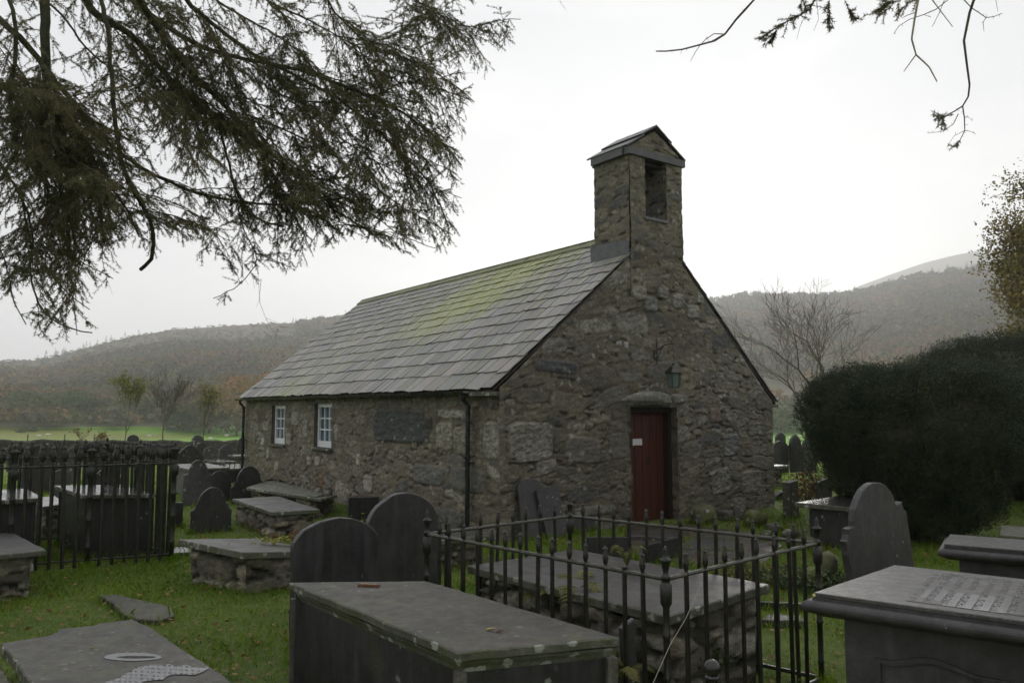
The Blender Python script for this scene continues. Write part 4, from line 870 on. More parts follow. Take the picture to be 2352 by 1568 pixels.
for (l, a, b, t, Y, k, s_, m) in [
    ('broad dark headstone with arched top seen through the tall left railing', 58, 159, 1018, 16.6, 'round', 40, SLATE),
    ('mottled headstone right of the broad arched one', 160, 192, 1026, 20, 'round', 12, SLATE_L),
    ('slate headstone with curved top left of the clustered railing bars', 198, 249, 1014, 18.5, 'round', 14, SLATE),
    ('low slate headstone with slanting top behind the shiny railed slab', 214, 286, 1073, 13.6, 'point', 26, SLATE),
    ('small round headstone behind the shiny railed slab', 124, 172, 1079, 14.4, 'round', 16, SLATE_L),
    ('tall square headstone at the left picture edge', -42, 12, 1018, 19, 'square', 1, SLATE),
    ('round headstone standing clear above the boundary wall, left one', 293, 322, 998, 32, 'round', 14, SLATE),
    ('small pointed headstone just topping the wall at far left', 126, 148, 1010, 34, 'point', 8, SLATE),
    ('dark headstone before the wall at the left picture edge', 22, 56, 1020, 30, 'round', 10, SLATE),
    ('small pointed headstone topping the wall between two saplings', 346, 368, 1011, 34, 'point', 8, SLATE),
    ('small pointed headstone topping the wall right of the bare sapling', 387, 407, 1011, 33, 'point', 9, SLATE),
    ('round headstone standing clear above the boundary wall, right one', 442, 470, 999, 32, 'round', 14, SLATE_L),
    ('big dark gabled headstone behind the pale sided tomb', 406, 471, 1022, 22.5, 'point', 24, SLATE),
    ('dark rounded headstone just right of the big gabled one', 453, 484, 1016, 27, 'round', 16, SLATE),
    ('lichen covered low headstone near the boundary wall', 473, 503, 1026, 25, 'round', 10, SLATE_L),
    ('blue grey rounded headstone near the boundary wall', 506, 537, 1022, 25.5, 'round', 14, SLATE_P),
    ('dark headstone half hidden behind the far downpipe', 549, 582, 1003, 30, 'round', 16, SLATE),
    ('thin dark headstone left of the right hand clear one', 326, 345, 1024, 28, 'round', 8, SLATE),
    ('square dark headstone behind the clustered railing bars', 252, 288, 1023, 26, 'square', 1, SLATE_L)]:
    hs(l, a, b, t, Y, k, s_, m, .08, zg=-.08 if Y < 24 else (-.3 if Y < 30 else -.5), group=GL, seed=int(abs(a)), roll=random.uniform(-.03, .03))
hs('thin grey slate footstone leaning behind the near bars of the central railing', 1440, 1466, 1432, 4.36, 'square', -14, SLATE_P, .035, lean=.05, roll=.10, group=None, seed=60, cat='footstone', dirv=(.9, .43))

# ------------------------------------------------------------------ iron railings
def railing(name, label, cor, zr, zb_, ns, r, fin, finc, rr=.012, mids=(), rail=RAILM, iron=IRON, lower=False, midposts=(), postr=.022):
    cen = Vector((sum(c[0] for c in cor)/4, sum(c[1] for c in cor)/4, 0)); t = thing(name, cen, label, 'railing', 'iron grave railings')
    m = 6; mb = MB(); mb.tube([(0, 0, 0), (0, 0, zr-zb_)], r, m); mb.lathe([(a, b+zr-zb_) for a, b in fin], (0, 0, 0), 8)
    proto = None
    def place(p):
        nonlocal proto
        if proto is None:
            proto = mk('baluster', mb.V, mb.F, iron, t, False, world=False); o = proto
        else: o = proto.copy(); COLL.objects.link(o); o.parent = t
        o.location = (p[0]-cen.x+random.uniform(-.004, .004), p[1]-cen.y+random.uniform(-.004, .004), zb_-random.uniform(0, .006)); o.rotation_euler = (random.gauss(0, .008), random.gauss(0, .008), random.uniform(0, 6)); return o
    pm = MB(); H = zr-zb_; pm.lathe([(postr, 0), (postr, H*.18), (postr*1.3, H*.19), (postr, H*.2), (postr, H*.45), (postr*1.3, H*.46), (postr, H*.47), (postr, H*.68), (postr*1.35, H*.69), (postr, H*.7), (postr, H-.14), (postr*1.7, H-.12), (postr*1.8, H-.03), (postr*1.3, H-.02), (postr*1.2, H)]+[(a, b+H) for a, b in finc], (0, 0, 0), 12)
    pp = None
    def post(p):
        nonlocal pp
        if pp is None: pp = mk('corner_post', pm.V, pm.F, iron, t, True, world=False); o = pp
        else: o = pp.copy(); COLL.objects.link(o); o.parent = t
        o.location = (p[0]-cen.x, p[1]-cen.y, zb_)
    for i in range(4):
        a = Vector((cor[i][0], cor[i][1], 0)); b = Vector((cor[(i+1) % 4][0], cor[(i+1) % 4][1], 0)); k = ns[i]
        rm = MB(); d = (b-a).normalized(); rm.tube([(a.x, a.y, zr), (b.x, b.y, zr)], rr, 8); mk('top_rail', rm.V, rm.F, rail, t)
        if lower: rm = MB(); rm.tube([(a.x, a.y, zb_+.07), (b.x, b.y, zb_+.07)], rr*1.1, 6); mk('bottom_rail', rm.V, rm.F, iron, t)
        for j in range(1, k):
            p = a+(b-a)*j/k
            if (i, j) in midposts: post(p)
            elif fin is FIN and (i, j) == (3, 13):
                b_ = MB(); b_.tube([(0, 0, 0), (0, 0, zr-zb_+.012)], r, 6); b_.tube([(0, 0, zr-zb_+.012), (0, 0, zr-zb_+.024)], r*1.25, 6); o = mk('broken_baluster', b_.V, b_.F, iron, t, False, world=False); o.location = (p[0]-cen.x, p[1]-cen.y, zb_)
            else:
                o = place(p)
        post(a)
    return t
FIN = [(.012, 0), (.015, .005), (.010, .012), (.010, .02), (.0155, .035), (.016, .055), (.010, .085), (.008, .095), (.014, .1), (.001, .12)]
FINC = [(.022, 0), (.025, .010), (.017, .02), (.012, .03), (.020, .06), (.024, .085), (.030, .09), (.029, .098), (.012, .106), (.015, .118), (.010, .128), (.013, .14), (.008, .152), (.001, .168)]
cor = [P(1529, 1329, .9), P(1877, 1247, .9), P(1309, 1185, .9), P(981, 1226, .9)]
railing('grave_railing', 'black iron railing with urn finials around the rubble tomb before the red door', cor, .9, .0, (9, 14, 9, 15), .0135, FIN, FINC, .0125, lower=True, postr=.017)
FIN2 = [(.02, 0), (.029, .01), (.017, .025), (.026, .035), (.016, .05), (.031, .08), (.038, .115), (.034, .15), (.023, .18), (.020, .195), (.024, .205), (.001, .235)]
FINC2 = [(.03, 0), (.045, .02), (.02, .035), (.03, .06), (.035, .11), (.046, .16), (.052, .17), (.022, .185), (.014, .20), (.022, .22), (.014, .24), (.001, .26)]
c0 = Vector(P(401, 1064, 1.12)); c1 = Vector(P(84, 1072.5, 1.12)); dB = (c0-c1).normalized(); c1 = c0-dB*3.3; dA = Vector(P(284, 1052, 1.12))-c0; dA.z = 0
dA = dA.normalized()*2.0
railing('grave_railing', 'tall algae stained iron railing with large urn finials around the black chest tombs', [c0, c0+dA, c1+dA, c1], 1.12, 0.02, (19, 27, 19, 27), .020, FIN2, FINC2, .011, lower=True, rail=IRON_G, iron=IRON_G, midposts=((3, 14), (3, 20), (0, 9)), postr=.028)
# low railed plinth far left of the chapel
v = Vector(P(514, 1077, .28)); pc = [v, v+Vector((BX, BY, 0))*1.3, v+Vector((BX, BY, 0))*1.3+Vector((AX, AY, 0))*1.7, v+Vector((AX, AY, 0))*1.7]
tomb('chest_tomb', 'low black plinth tomb with glinting slab inside a tiny railing near the chapel far corner', pc, .05, LEDGER_W, 'slate', .02, -.12, SLATE, 'slate chest tombs', 53)
pc2 = [p for p in pc]; railing('grave_railing', 'tiny black railing standing on the low plinth tomb near the chapel far corner', pc2, .42, .27, (10, 14, 10, 14), .008, [(.008, 0), (.012, .01), (.001, .03)], [(.012, 0), (.018, .02), (.001, .04)], .008, postr=.012)
# ball topped post in the foreground
bp = D(1636, 1533, 2.95); mb = MB(); mb.lathe([(.02, -.9), (.02, -.12), (.028, -.11), (.028, -.075), (.017, -.06), (.017, -.045), (.026, -.036), (.026, -.028)]+[(.0315*math.sin(t), -.031*math.cos(t)) for t in np.linspace(.5, math.pi-.03, 12)], (bp[0], bp[1], bp[2]), 20)
mb.solo('ball_topped_post', simple('glossy dark iron', (.02, .019, .018), .25, .3, 30), 'short iron post with round ball top in front of the central railing', 'post', smooth=True)
# ------------------------------------------------------------------ land
RPX = [-3000, -1500, -600, -200, 0, 60, 110, 200, 300, 400, 500, 620, 700, 780, 840, 1100, 1625, 1720, 1800, 1900, 1960, 2050, 2100, 2200, 2352, 2800, 4000, 6000]
RPY = [800, 850, 880, 856, 846, 846, 838, 815, 789, 770, 760, 750, 748, 737, 726, 700, 702, 688, 694, 700, 697, 684, 672, 664, 656, 640, 700, 760]
FPX = [1500, 1900, 1980, 2050, 2130, 2200, 2265, 2400, 3000, 4500]; FPY = [768, 720, 684, 665, 646, 635, 629, 632, 664, 760]
def hland(x, y):
    x = np.asarray(x, float); y = np.asarray(y, float); d = np.hypot(x, y); ph = np.arctan2(x, y)
    px = 1176+F*np.tan(np.clip(ph, -1.2, 1.2)); front = sstep(1.75, 1.2, np.abs(ph))
    R = np.interp(px, [0, 1176, 2352], [900, 850, 820])
    zr = 1.75+(939-np.interp(px, RPX, RPY))/F*R*np.cos(np.clip(ph, -1.1, 1.1))**-1*np.cos(np.clip(ph, -1.1, 1.1)); zr = zr*front+40*(1-front)
    yd = d
    z = -.75*sstep(17, 38, yd)-3.9*sstep(41, 95, yd)-.3*sstep(95, 185, yd)
    tilt = np.interp(x, [-170, -80], [1.1, -.9])*sstep(170, 235, yd); z = z+tilt*(yd < 1e9)
    t = np.clip((yd-245)/(R-245), 0, 1); z = z+(zr-z)*(t**1.12)+t*(1-t)*22*fbm(x/130, y/130, 0, 3, 4)
    back = np.clip((yd-R)/400, 0, 1); z = z*(1-.45*sstep(0, 1, back))
    z2 = 1.75+(939-np.interp(px, FPX, FPY, left=900, right=800))/F*1900
    z = np.maximum(z, 0)*0+z+np.maximum(z2-z, 0)*np.exp(-((yd-1900)/420.)**2)*front
    z = z+.03*fbm(x*.8, y*.8, 0, 8, 3)*sstep(2.0, 7, yd)
    return z
def field_mat():
    m = NT('churchyard and field grass', .85, .3); v = m.pos()
    n1 = m.noise(.9, 5, .65); n2 = m.noise(12, 4, .7); n3 = m.noise(.03, 4, .6)
    near = m.mix(m.ramp(n1, [(.35, 0), (.65, 1)]), (.055, .085, .012), (.095, .13, .02)); near = m.mix(.6, near, m.ramp(n2, [(.3, .5), (.7, 1.2)]), 'MULTIPLY')
    c = m.mix(.999, near, m.attr(), 'MULTIPLY'); m.col(c); m.bump(n2, .6, .02); return m.m
def polar(r0, r1, q, na, a0=-math.pi, a1=math.pi):
    rs = [r0]
    while rs[-1] < r1: rs.append(min(rs[-1]*q, r1))
    an = np.linspace(a0, a1, na); Rr, Aa = np.meshgrid(rs, an, indexing='ij'); X = Rr*np.sin(Aa); Y = Rr*np.cos(Aa)
    i = np.arange(X.size).reshape(X.shape); Fc = np.stack([i[:-1, :-1], i[:-1, 1:], i[1:, 1:], i[1:, :-1]], -1).reshape(-1, 4)
    return X.ravel(), Y.ravel(), Fc[:, ::-1]
X, Y, Fc = polar(.4, 262, 1.035, 420); Z = hland(X, Y); d = np.hypot(X, Y)
col = np.ones((len(X), 3)); fm = sstep(40, 60, d)[:, None]; fg = np.array((2.4, 3.5, 2.0)); col = col*(1-fm)+fg*fm
bank = sstep(150, 165, Y)*sstep(232, 214, Y)*sstep(-70, -95, X)*sstep(-.35, .15, fbm(X*.02, Y*.06, 0, 4, 3)+.15); col = col*(1-.75*bank[:, None])+np.array((2.8, 1.5, 3.0))*.75*bank[:, None]
yard = sstep(16, 20, d)*sstep(42, 38, d); col = col*(1+yard[:, None]*np.array((.9, .9, .3)))
g = mk('ground', np.stack([X, Y, Z], 1), Fc, field_mat(), None, True, col); tag(g, kind='structure')
def hill_mat():
    m = NT('bracken and heath hillside', .95, .1); n1 = m.noise(.012, 6, .65); n2 = m.noise(.15, 5, .75)
    c = m.mix(m.ramp(n1, [(.35, 0), (.65, 1)]), (.115, .108, .075), (.165, .135, .10)); c = m.mix(.8, c, m.ramp(n2, [(.3, .55), (.7, 1.2)]), 'MULTIPLY'); m.col(c); return m.m
X, Y, Fc = polar(255, 2300, 1.02, 560); Z = hland(X, Y)-.05
g = mk('hills', np.stack([X, Y, Z], 1), Fc, hill_mat(), None, True); tag(g, kind='structure')
# trodden earth and flags leading to the door
pth = [P(x, y, .012) for x, y in ((1447, 1207), (1560, 1204), (1640, 1212), (1752, 1226), (1800, 1252), (1760, 1290), (1650, 1300), (1520, 1285), (1430, 1262))]
cx_ = sum(p[0] for p in pth)/9; cy_ = sum(p[1] for p in pth)/9; V = [(cx_, cy_, .012)]; Fp = []
for i in range(9):
    a = pth[i]; b = pth[(i+1) % 9]
    for j in range(6): V.append((a[0]+(b[0]-a[0])*j/6+.06*vn(i+j/6, 1), a[1]+(b[1]-a[1])*j/6+.06*vn(i+j/6, 5), .012))
Fp = [(0, 1+i, 1+(i+1) % 54) for i in range(54)]
tag(mk('path', V, Fp, stone('wet trodden earth', (.035, .03, .024), (.085, .075, .06), 3, (.25, .7), 30, None, ((.05, .06, .02), 2.5, .56), .9, .02), None), kind='structure')

# boundary wall of dry stone
wall_n = 420; ux = np.linspace(-46, 34, wall_n)
def wy(x): return 38+.0*x
topz = np.interp(ux, [-30, -22, -14, -8, 5, 14, 30], [.20, .20, .17, .07, .0, -.04, -.05])+.05*fbm(ux*1.6, 0, 0, 5, 4)
fw = Rubble(80, 1.3, [(.25, .5, .08, .16, 900), (.12, .25, .05, .09, 1500)], 91, (), .06, x0=-46, z0=-1.0)
fw.c *= .55; fw.mort = np.array((.03, .03, .022))
V1, F1, C1 = rubble_grid(fw, ux, np.linspace(0, 1, 14), lambda u: np.interp(u, ux, topz), lambda u, z: (u, 38+0*u, z), (0, -2.2, 0), z0=-1.0)
tz = topz+.07+.05*vn(ux*3, 2); n0 = len(V1); top = np.stack([ux, 38.05+0*ux, tz], 1); bk = np.stack([ux, 38.5+0*ux, tz-.03], 1); bb = np.stack([ux, 38.55+0*ux, 0*ux-1.4], 1)
V = np.concatenate([V1, top, bk, bb]); ti = np.arange(wall_n)*14+13; Ft = []
for i in range(wall_n-1):
    Ft += [(ti[i], ti[i+1], n0+i+1, n0+i), (n0+i, n0+i+1, n0+wall_n+i+1, n0+wall_n+i), (n0+wall_n+i, n0+wall_n+i+1, n0+2*wall_n+i+1, n0+2*wall_n+i)]
w = mk('boundary_wall', V, np.concatenate([F1, np.array(Ft)]), RUB, None, False, np.concatenate([C1, np.full((3*wall_n, 3), .05)])); tag(w, 'low dry stone wall bounding the churchyard before the field', 'wall')

# boulders by the door
GB = 'boulders beside the door'
for k, (px, py, wpx, hh, m, l) in enumerate([(1615, 1203, 55, .30, MOSSY, 'rounded mossy boulder at the wall foot right of the door'), (1733, 1209, 50, .24, MOSSY, 'ochre boulder standing alone farther right of the door'), (1905, 1335, 46, .29, MOSSY, 'pale lichened boulder beside the leaning headstone'),
                                             (1668, 1193, 46, .16, DRY, 'flat stone at the wall foot between two boulders'), (1700, 1196, 30, .26, DRY, 'upright jagged stone behind the ochre boulder'), (1778, 1222, 40, .12, DRY, 'grey rubble stone at the end of the path'), (1815, 1236, 46, .12, DRY, 'flat rubble stone below the slate gatepost'),
                                             (1760, 1240, 30, .14, DRY, 'small split stone at the path edge'), (1850, 1262, 46, .16, MOSSY, 'mossy stone low beside the black chest tomb'), (1868, 1350, 44, .2, MOSSY, 'mossy stone at the railing corner')]):
    c = P(px, py, 0); w_ = wpx/F*c[1]; V, Fc = rock((c[0], c[1], hh*.42), (w_, w_*.8, hh*1.15), 100+k, 3, k*.7, .22); solo('boulder', V, Fc, m, l, 'boulder', GB, True)
# ------------------------------------------------------------------ conifer boughs
def poly3(L, r0, r1, bend=0):
    n = len(L); return [D(x, y, Y) for x, y, Y in L], list(np.linspace(r0, r1, n))
SUB = 100
def grow(name, label, trunk, limbs, mask, dens, needle_mat, seed, n_lat=1.0, bare=(), trunk_r=.30):
    """limbs: list of (pixel polyline, Y0, Y1, r0, r1, density). Each limb carries side branches, each with hanging needled twigs."""
    rg = np.random.default_rng(seed); tx, ty, th = trunk
    t = thing(name, (tx, ty, 0), label, 'tree', 'conifers over the churchyard')
    z = np.linspace(0, th, 16); mb = MB(); mb.tube([(tx+.15*vn(k*.4, 1, 0, seed), ty+.15*vn(k*.4, 5, 0, seed), k-.1) for k in z], [trunk_r*(1-k/th*.8)*(1.25 if k < .3 else 1) for k in z], 14)
    S0, S1, R0, R1 = [], [], [], []; T0, T1 = [], []; Tb0, Tb1 = [], []
    ex = []; lw = np.array([len(q[0])*q[5] for q in limbs]); lw = lw/lw.sum(); tries = 0
    while len(ex) < SUB and tries < 4000:      # secondary boughs forking off the drawn ones
        tries += 1; q = limbs[rg.choice(len(limbs), p=lw)]; L = q[0]; i = rg.integers(1 if len(L) > 3 else 0, len(L)-1); f = rg.random(); x0 = L[i][0]*(1-f)+L[i+1][0]*f; y0 = L[i][1]*(1-f)+L[i+1][1]*f
        a = math.atan2(L[i+1][1]-L[i][1], L[i+1][0]-L[i][0])+rg.choice((-1, 1))*rg.uniform(.2, .75); ll = rg.uniform(110, 300); Ya = q[1]+(q[2]-q[1])*(i+f)/(len(L)-1); pl_ = [(x0, y0)]
        for k in range(5): a += rg.normal()*.12+.10*math.cos(a); pl_.append((pl_[-1][0]+ll/5*math.cos(a), pl_[-1][1]+ll/5*math.sin(a)))
        if inpoly([p[0] for p in pl_[1:]], [p[1] for p in pl_[1:]], mask).all(): ex.append((pl_, Ya, Ya+rg.uniform(-.7, .9), .0085, .002, 1.15, False))
    for (L, Y0, Y1, r0, r1, dn, own) in list(limbs)+ex:
        r0 *= .62
        m = len(L); Ys = np.linspace(Y0, Y1, m); pts = [Vector(D(x, y, Y)) for (x, y), Y in zip(L, Ys)]
        rr = list(np.linspace(r0, r1, m))
        if own:
            h = pts[0].z+ .35*(Vector((tx, ty, 0))-pts[0].to_2d().to_3d()).length+.2; h = min(h, th-.5); a = Vector((tx, ty, h)); md = (a+pts[0])/2+Vector((0, 0, .25)); pts = [a, md]+pts; rr = [r0*1.6, r0*1.2]+rr
        # smooth resample
        P_ = np.array([p[:] for p in pts]); seg = np.linalg.norm(np.diff(P_, axis=0), axis=1); cu = np.concatenate([[0], np.cumsum(seg)]); nn = max(4, int(cu[-1]/.06))
        u = np.linspace(0, cu[-1], nn); Q = np.stack([np.interp(u, cu, P_[:, k]) for k in range(3)], 1)
        for _ in range(3): Q[1:-1] = (Q[:-2]+2*Q[1:-1]+Q[2:])/4
        rq = np.interp(u, cu, rr); Q[1:-1] += rg.normal(size=(nn-2, 3))*.003
        mb.tube([tuple(q) for q in Q], list(rq), 7 if r0 > .012 else 5)
        if dn <= 0: continue
        st = int(cu[2]/cu[-1]*nn) if own else 0
        for i in range(max(st, 1), nn-1):
            tan = Q[i+1]-Q[i-1]; tan /= np.linalg.norm(tan); side = np.cross(tan, (0, 0, 1)); side /= max(np.linalg.norm(side), 1e-6); f = u[i]/cu[-1]
            for sgn in (-1, 1):
                if rg.random() > .50*dn: continue
                dr = tan*rg.uniform(.2, .8)+side*sgn*rg.uniform(.2, .7)+np.array((0, 0, -rg.uniform(-.25, .7)))+rg.normal(size=3)*.25; dr /= np.linalg.norm(dr)
                ln = rg.uniform(.18, .62)*(1.1-.5*f); ns = max(3, int(ln/.06)); p = Q[i].copy(); ok = True; ps = [p]
                for k in range(ns):
                    dr = dr+np.array((0, 0, -.055))+rg.normal(size=3)*.14; dr /= np.linalg.norm(dr); p = p+dr*ln/ns; ps.append(p)
                ps = np.array(ps); qx, qy = proj(ps); ins = inpoly(qx, qy, mask)
                if not ins[-1] or not ins[len(ps)//2]: continue
                for k in range(ns):
                    S0.append(ps[k]); S1.append(ps[k+1]); R0.append(.0026*(1-.7*k/ns)); R1.append(.0026*(1-.7*(k+1)/ns))
                    if k > 0 and rg.random() < .9: T0.append(ps[k]); T1.append(ps[k+1])
                    dd = ps[k+1]-ps[k]; dd = dd/np.linalg.norm(dd); sd = np.cross(dd, (0, 0, 1)); sd /= max(np.linalg.norm(sd), 1e-6)
                    for s2 in (-1, 1):
                        if rg.random() > .8: continue
                        e = dd*.75+sd*s2*rg.uniform(.3, .9)+np.array((0, 0, -rg.uniform(.0, .6)))+rg.normal(size=3)*.12; e /= np.linalg.norm(e); l2 = rg.uniform(.05, .15)*(1.1-.4*k/ns)
                        a = ps[k]; b = a+e*l2*.5; e2 = e+np.array((0, 0, -.15)); c = b+e2*l2*.5
                        S0 += [a, b]; S1 += [b, c]; R0 += [.0013, .0010]; R1 += [.0010, .0006]
                        if rg.random() < .86:
                            (T0 if rg.random() < .9 else Tb0).append(a); (T1 if len(T0) > len(T1) else Tb1).append(b)
                            T0.append(b); T1.append(c)
    for (L, Y, r) in bare:
        mb.tube([D(x, y, Y+.02*i) for i, (x, y) in enumerate(L)], list(np.linspace(r, r*.4, len(L))), 5)
    mk('trunk', mb.V, mb.F, BARK, t, True)
    V, Fc = segs(S0, S1, R0, R1, 3); mk('twigs', V, Fc, SPRUCE_B if name == 'spruce_tree' else TWIG, t)
    return t, T0, T1, Tb0, Tb1
MASK = [(-900, -900), (1500, -900), (1200, -60), (1185, 20), (1198, 55), (1175, 110), (1120, 170), (1112, 200), (1085, 250), (1097, 325), (1065, 365), (1058, 400), (1082, 450), (1062, 500), (1060, 560), (1020, 588), (985, 560), (960, 582), (900, 580), (830, 545), (775, 545), (735, 600), (700, 600), (650, 665), (600, 640), (560, 688), (500, 695), (470, 698), (485, 650), (520, 620), (500, 560), (455, 600), (400, 530), (375, 640), (340, 600), (325, 560), (300, 560), (262, 600), (262, 650), (235, 690), (208, 790), (215, 765), (150, 805), (100, 790), (40, 750), (-60, 760), (-900, 600)]
LIMBS = [
 ([(190, -60), (190, 5), (244, 56), (290, 62), (331, 115), (375, 162), (415, 212), (470, 250), (530, 290), (600, 350), (700, 420), (790, 470)], 5.2, 6.4, .050, .008, 1.0, True),
 ([(300, -60), (315, 0), (353, 53), (394, 115), (437, 169), (500, 225), (556, 287), (610, 344), (680, 400), (760, 480), (850, 530)], 5.0, 6.3, .042, .006, 1.0, True),
 ([(270, -50), (297, 0), (375, 56), (453, 106), (547, 134), (672, 155), (800, 200), (930, 260), (1020, 330), (1060, 380)], 5.4, 6.8, .040, .006, 1.25, True),
 ([(400, -40), (443, 20), (515, 75), (578, 125), (672, 169), (800, 240), (900, 330), (990, 420), (1030, 520)], 5.3, 6.6, .030, .005, 1.25, True),
 ([(103, -80), (103, 0), (104, 140), (108, 200), (140, 300), (170, 380)], 4.8, 5.2, .055, .02, 1.0, True),
 ([(225, -30), (247, 60), (259, 219), (269, 312), (275, 366), (297, 430), (337, 480), (350, 517), (359, 555), (350, 599), (323, 619)], 4.9, 5.4, .024, .013, .5, True),
 ([(60, 100), (94, 140), (156, 225), (234, 312), (281, 359), (359, 406), (469, 450), (600, 470), (700, 466), (790, 455)], 5.0, 6.1, .034, .006, .75, True),
 ([(470, 230), (500, 281), (525, 369), (537, 430), (562, 483), (600, 511), (650, 520)], 5.9, 6.2, .018, .008, 1.0, False),
 ([(-20, 440), (0, 415), (47, 337), (69, 265), (80, 200)], 4.7, 4.9, .016, .012, .6, False),
 ([(0, 380), (19, 405), (53, 452), (78, 536), (69, 658), (100, 724), (150, 758), (212, 764)], 4.6, 5.0, .012, .004, .75, False),
 ([(78, 536), (119, 567), (156, 599), (219, 611), (260, 640)], 4.8, 5.1, .007, .003, 1.2, False),
 ([(95, 600), (125, 649), (162, 683), (206, 711)], 4.8, 5.0, .006, .003, 1.2, False),
 ([(-40, 450), (-10, 540), (20, 620), (30, 700), (60, 745)], 4.6, 4.8, .008, .003, 1.3, False),
 ([(740, -50), (749, 0), (780, 43), (831, 90), (855, 121), (917, 125), (956, 145), (1040, 190), (1090, 235)], 6.2, 6.9, .016, .004, .75, True),
 ([(930, -40), (952, 0), (976, 23), (1026, 39), (1062, 64), (1101, 59), (1160, 43), (1196, 45)], 6.2, 6.7, .012, .003, 1.9, True),
 ([(612, 203), (683, 234), (769, 238), (831, 234), (870, 223), (925, 184), (1000, 200), (1080, 230)], 6.1, 6.7, .014, .004, 1.0, False),
 ([(670, 234), (760, 300), (847, 363), (909, 394), (995, 430), (1060, 455)], 6.2, 6.6, .012, .003, 1.2, False),
 ([(620, 340), (720, 420), (820, 470), (920, 540), (1000, 570)], 6.2, 6.6, .010, .003, 1.2, False),
 ([(600, 360), (650, 440), (690, 520), (720, 590)], 6.0, 6.2, .010, .003, 1.0, False),
 ([(540, 440), (560, 540), (600, 590), (560, 650), (490, 685)], 6.0, 6.2, .008, .003, 1.2, False),
 ([(100, 150), (150, 260), (200, 380), (230, 470), (240, 560)], 4.9, 5.1, .022, .006, 1.9, False),
 ([(90, 170), (110, 280), (140, 400), (150, 480), (175, 560)], 4.8, 5.0, .018, .006, 1.9, False),
 ([(130, 220), (190, 330), (250, 420), (300, 490), (320, 545)], 5.0, 5.3, .016, .005, 1.2, False),
 ([(30, 0), (40, 100), (20, 220), (40, 330)], 4.6, 4.8, .020, .010, 1.0, True),
 ([(-60, 150), (0, 200), (50, 230), (100, 250)], 4.7, 5.0, .016, .006, 1.1, True),
 ([(560, -40), (620, 10), (700, 40), (760, 75), (830, 110)], 5.6, 6.2, .018, .004, 1.0, True),
 ([(360, 10), (430, 60), (470, 130), (490, 200)], 5.4, 5.6, .010, .004, .8, False),
 ([(460, -30), (520, 20), (600, 60), (680, 110), (740, 165)], 5.5, 6.1, .016, .004, 1.0, True),
 ([(700, 160), (800, 190), (880, 280), (950, 350), (1050, 400)], 6.3, 6.7, .010, .003, 1.3, False),
 ([(560, 260), (660, 300), (760, 350), (860, 430), (930, 480), (1040, 540)], 6.0, 6.6, .012, .003, 1.2, False),
 ([(480, 250), (580, 320), (640, 400), (740, 500), (790, 540)], 5.8, 6.2, .012, .003, 1.1, False),
 ([(150, 40), (200, 120), (290, 180), (380, 260), (430, 330)], 5.0, 5.5, .012, .004, .6, True),
]
bare = [([(600, 640), (595, 690), (610, 730), (650, 745)], 6.1, .0018), ([(610, 730), (625, 760), (640, 770)], 6.1, .0014), ([(590, 600), (597, 690), (588, 705)], 6.1, .0015)]
t, T0, T1, Tb0, Tb1 = grow('spruce_tree', 'large spruce standing outside the left edge, its drooping boughs filling the upper left sky', (-4.4, 4.6, 15), LIMBS, MASK, 1, SPRUCE, 41, bare=bare)
T0.append(D(640, 752, 6.1)); T1.append(D(632, 774, 6.12)); T0.append(D(640, 750, 6.1)); T1.append(D(664, 750, 6.12))
V, Fc = needles(T0, T1, 24, .020, .0040); mk('needles', V, Fc, SPRUCE, t)
print('spruce twigs', len(T0))
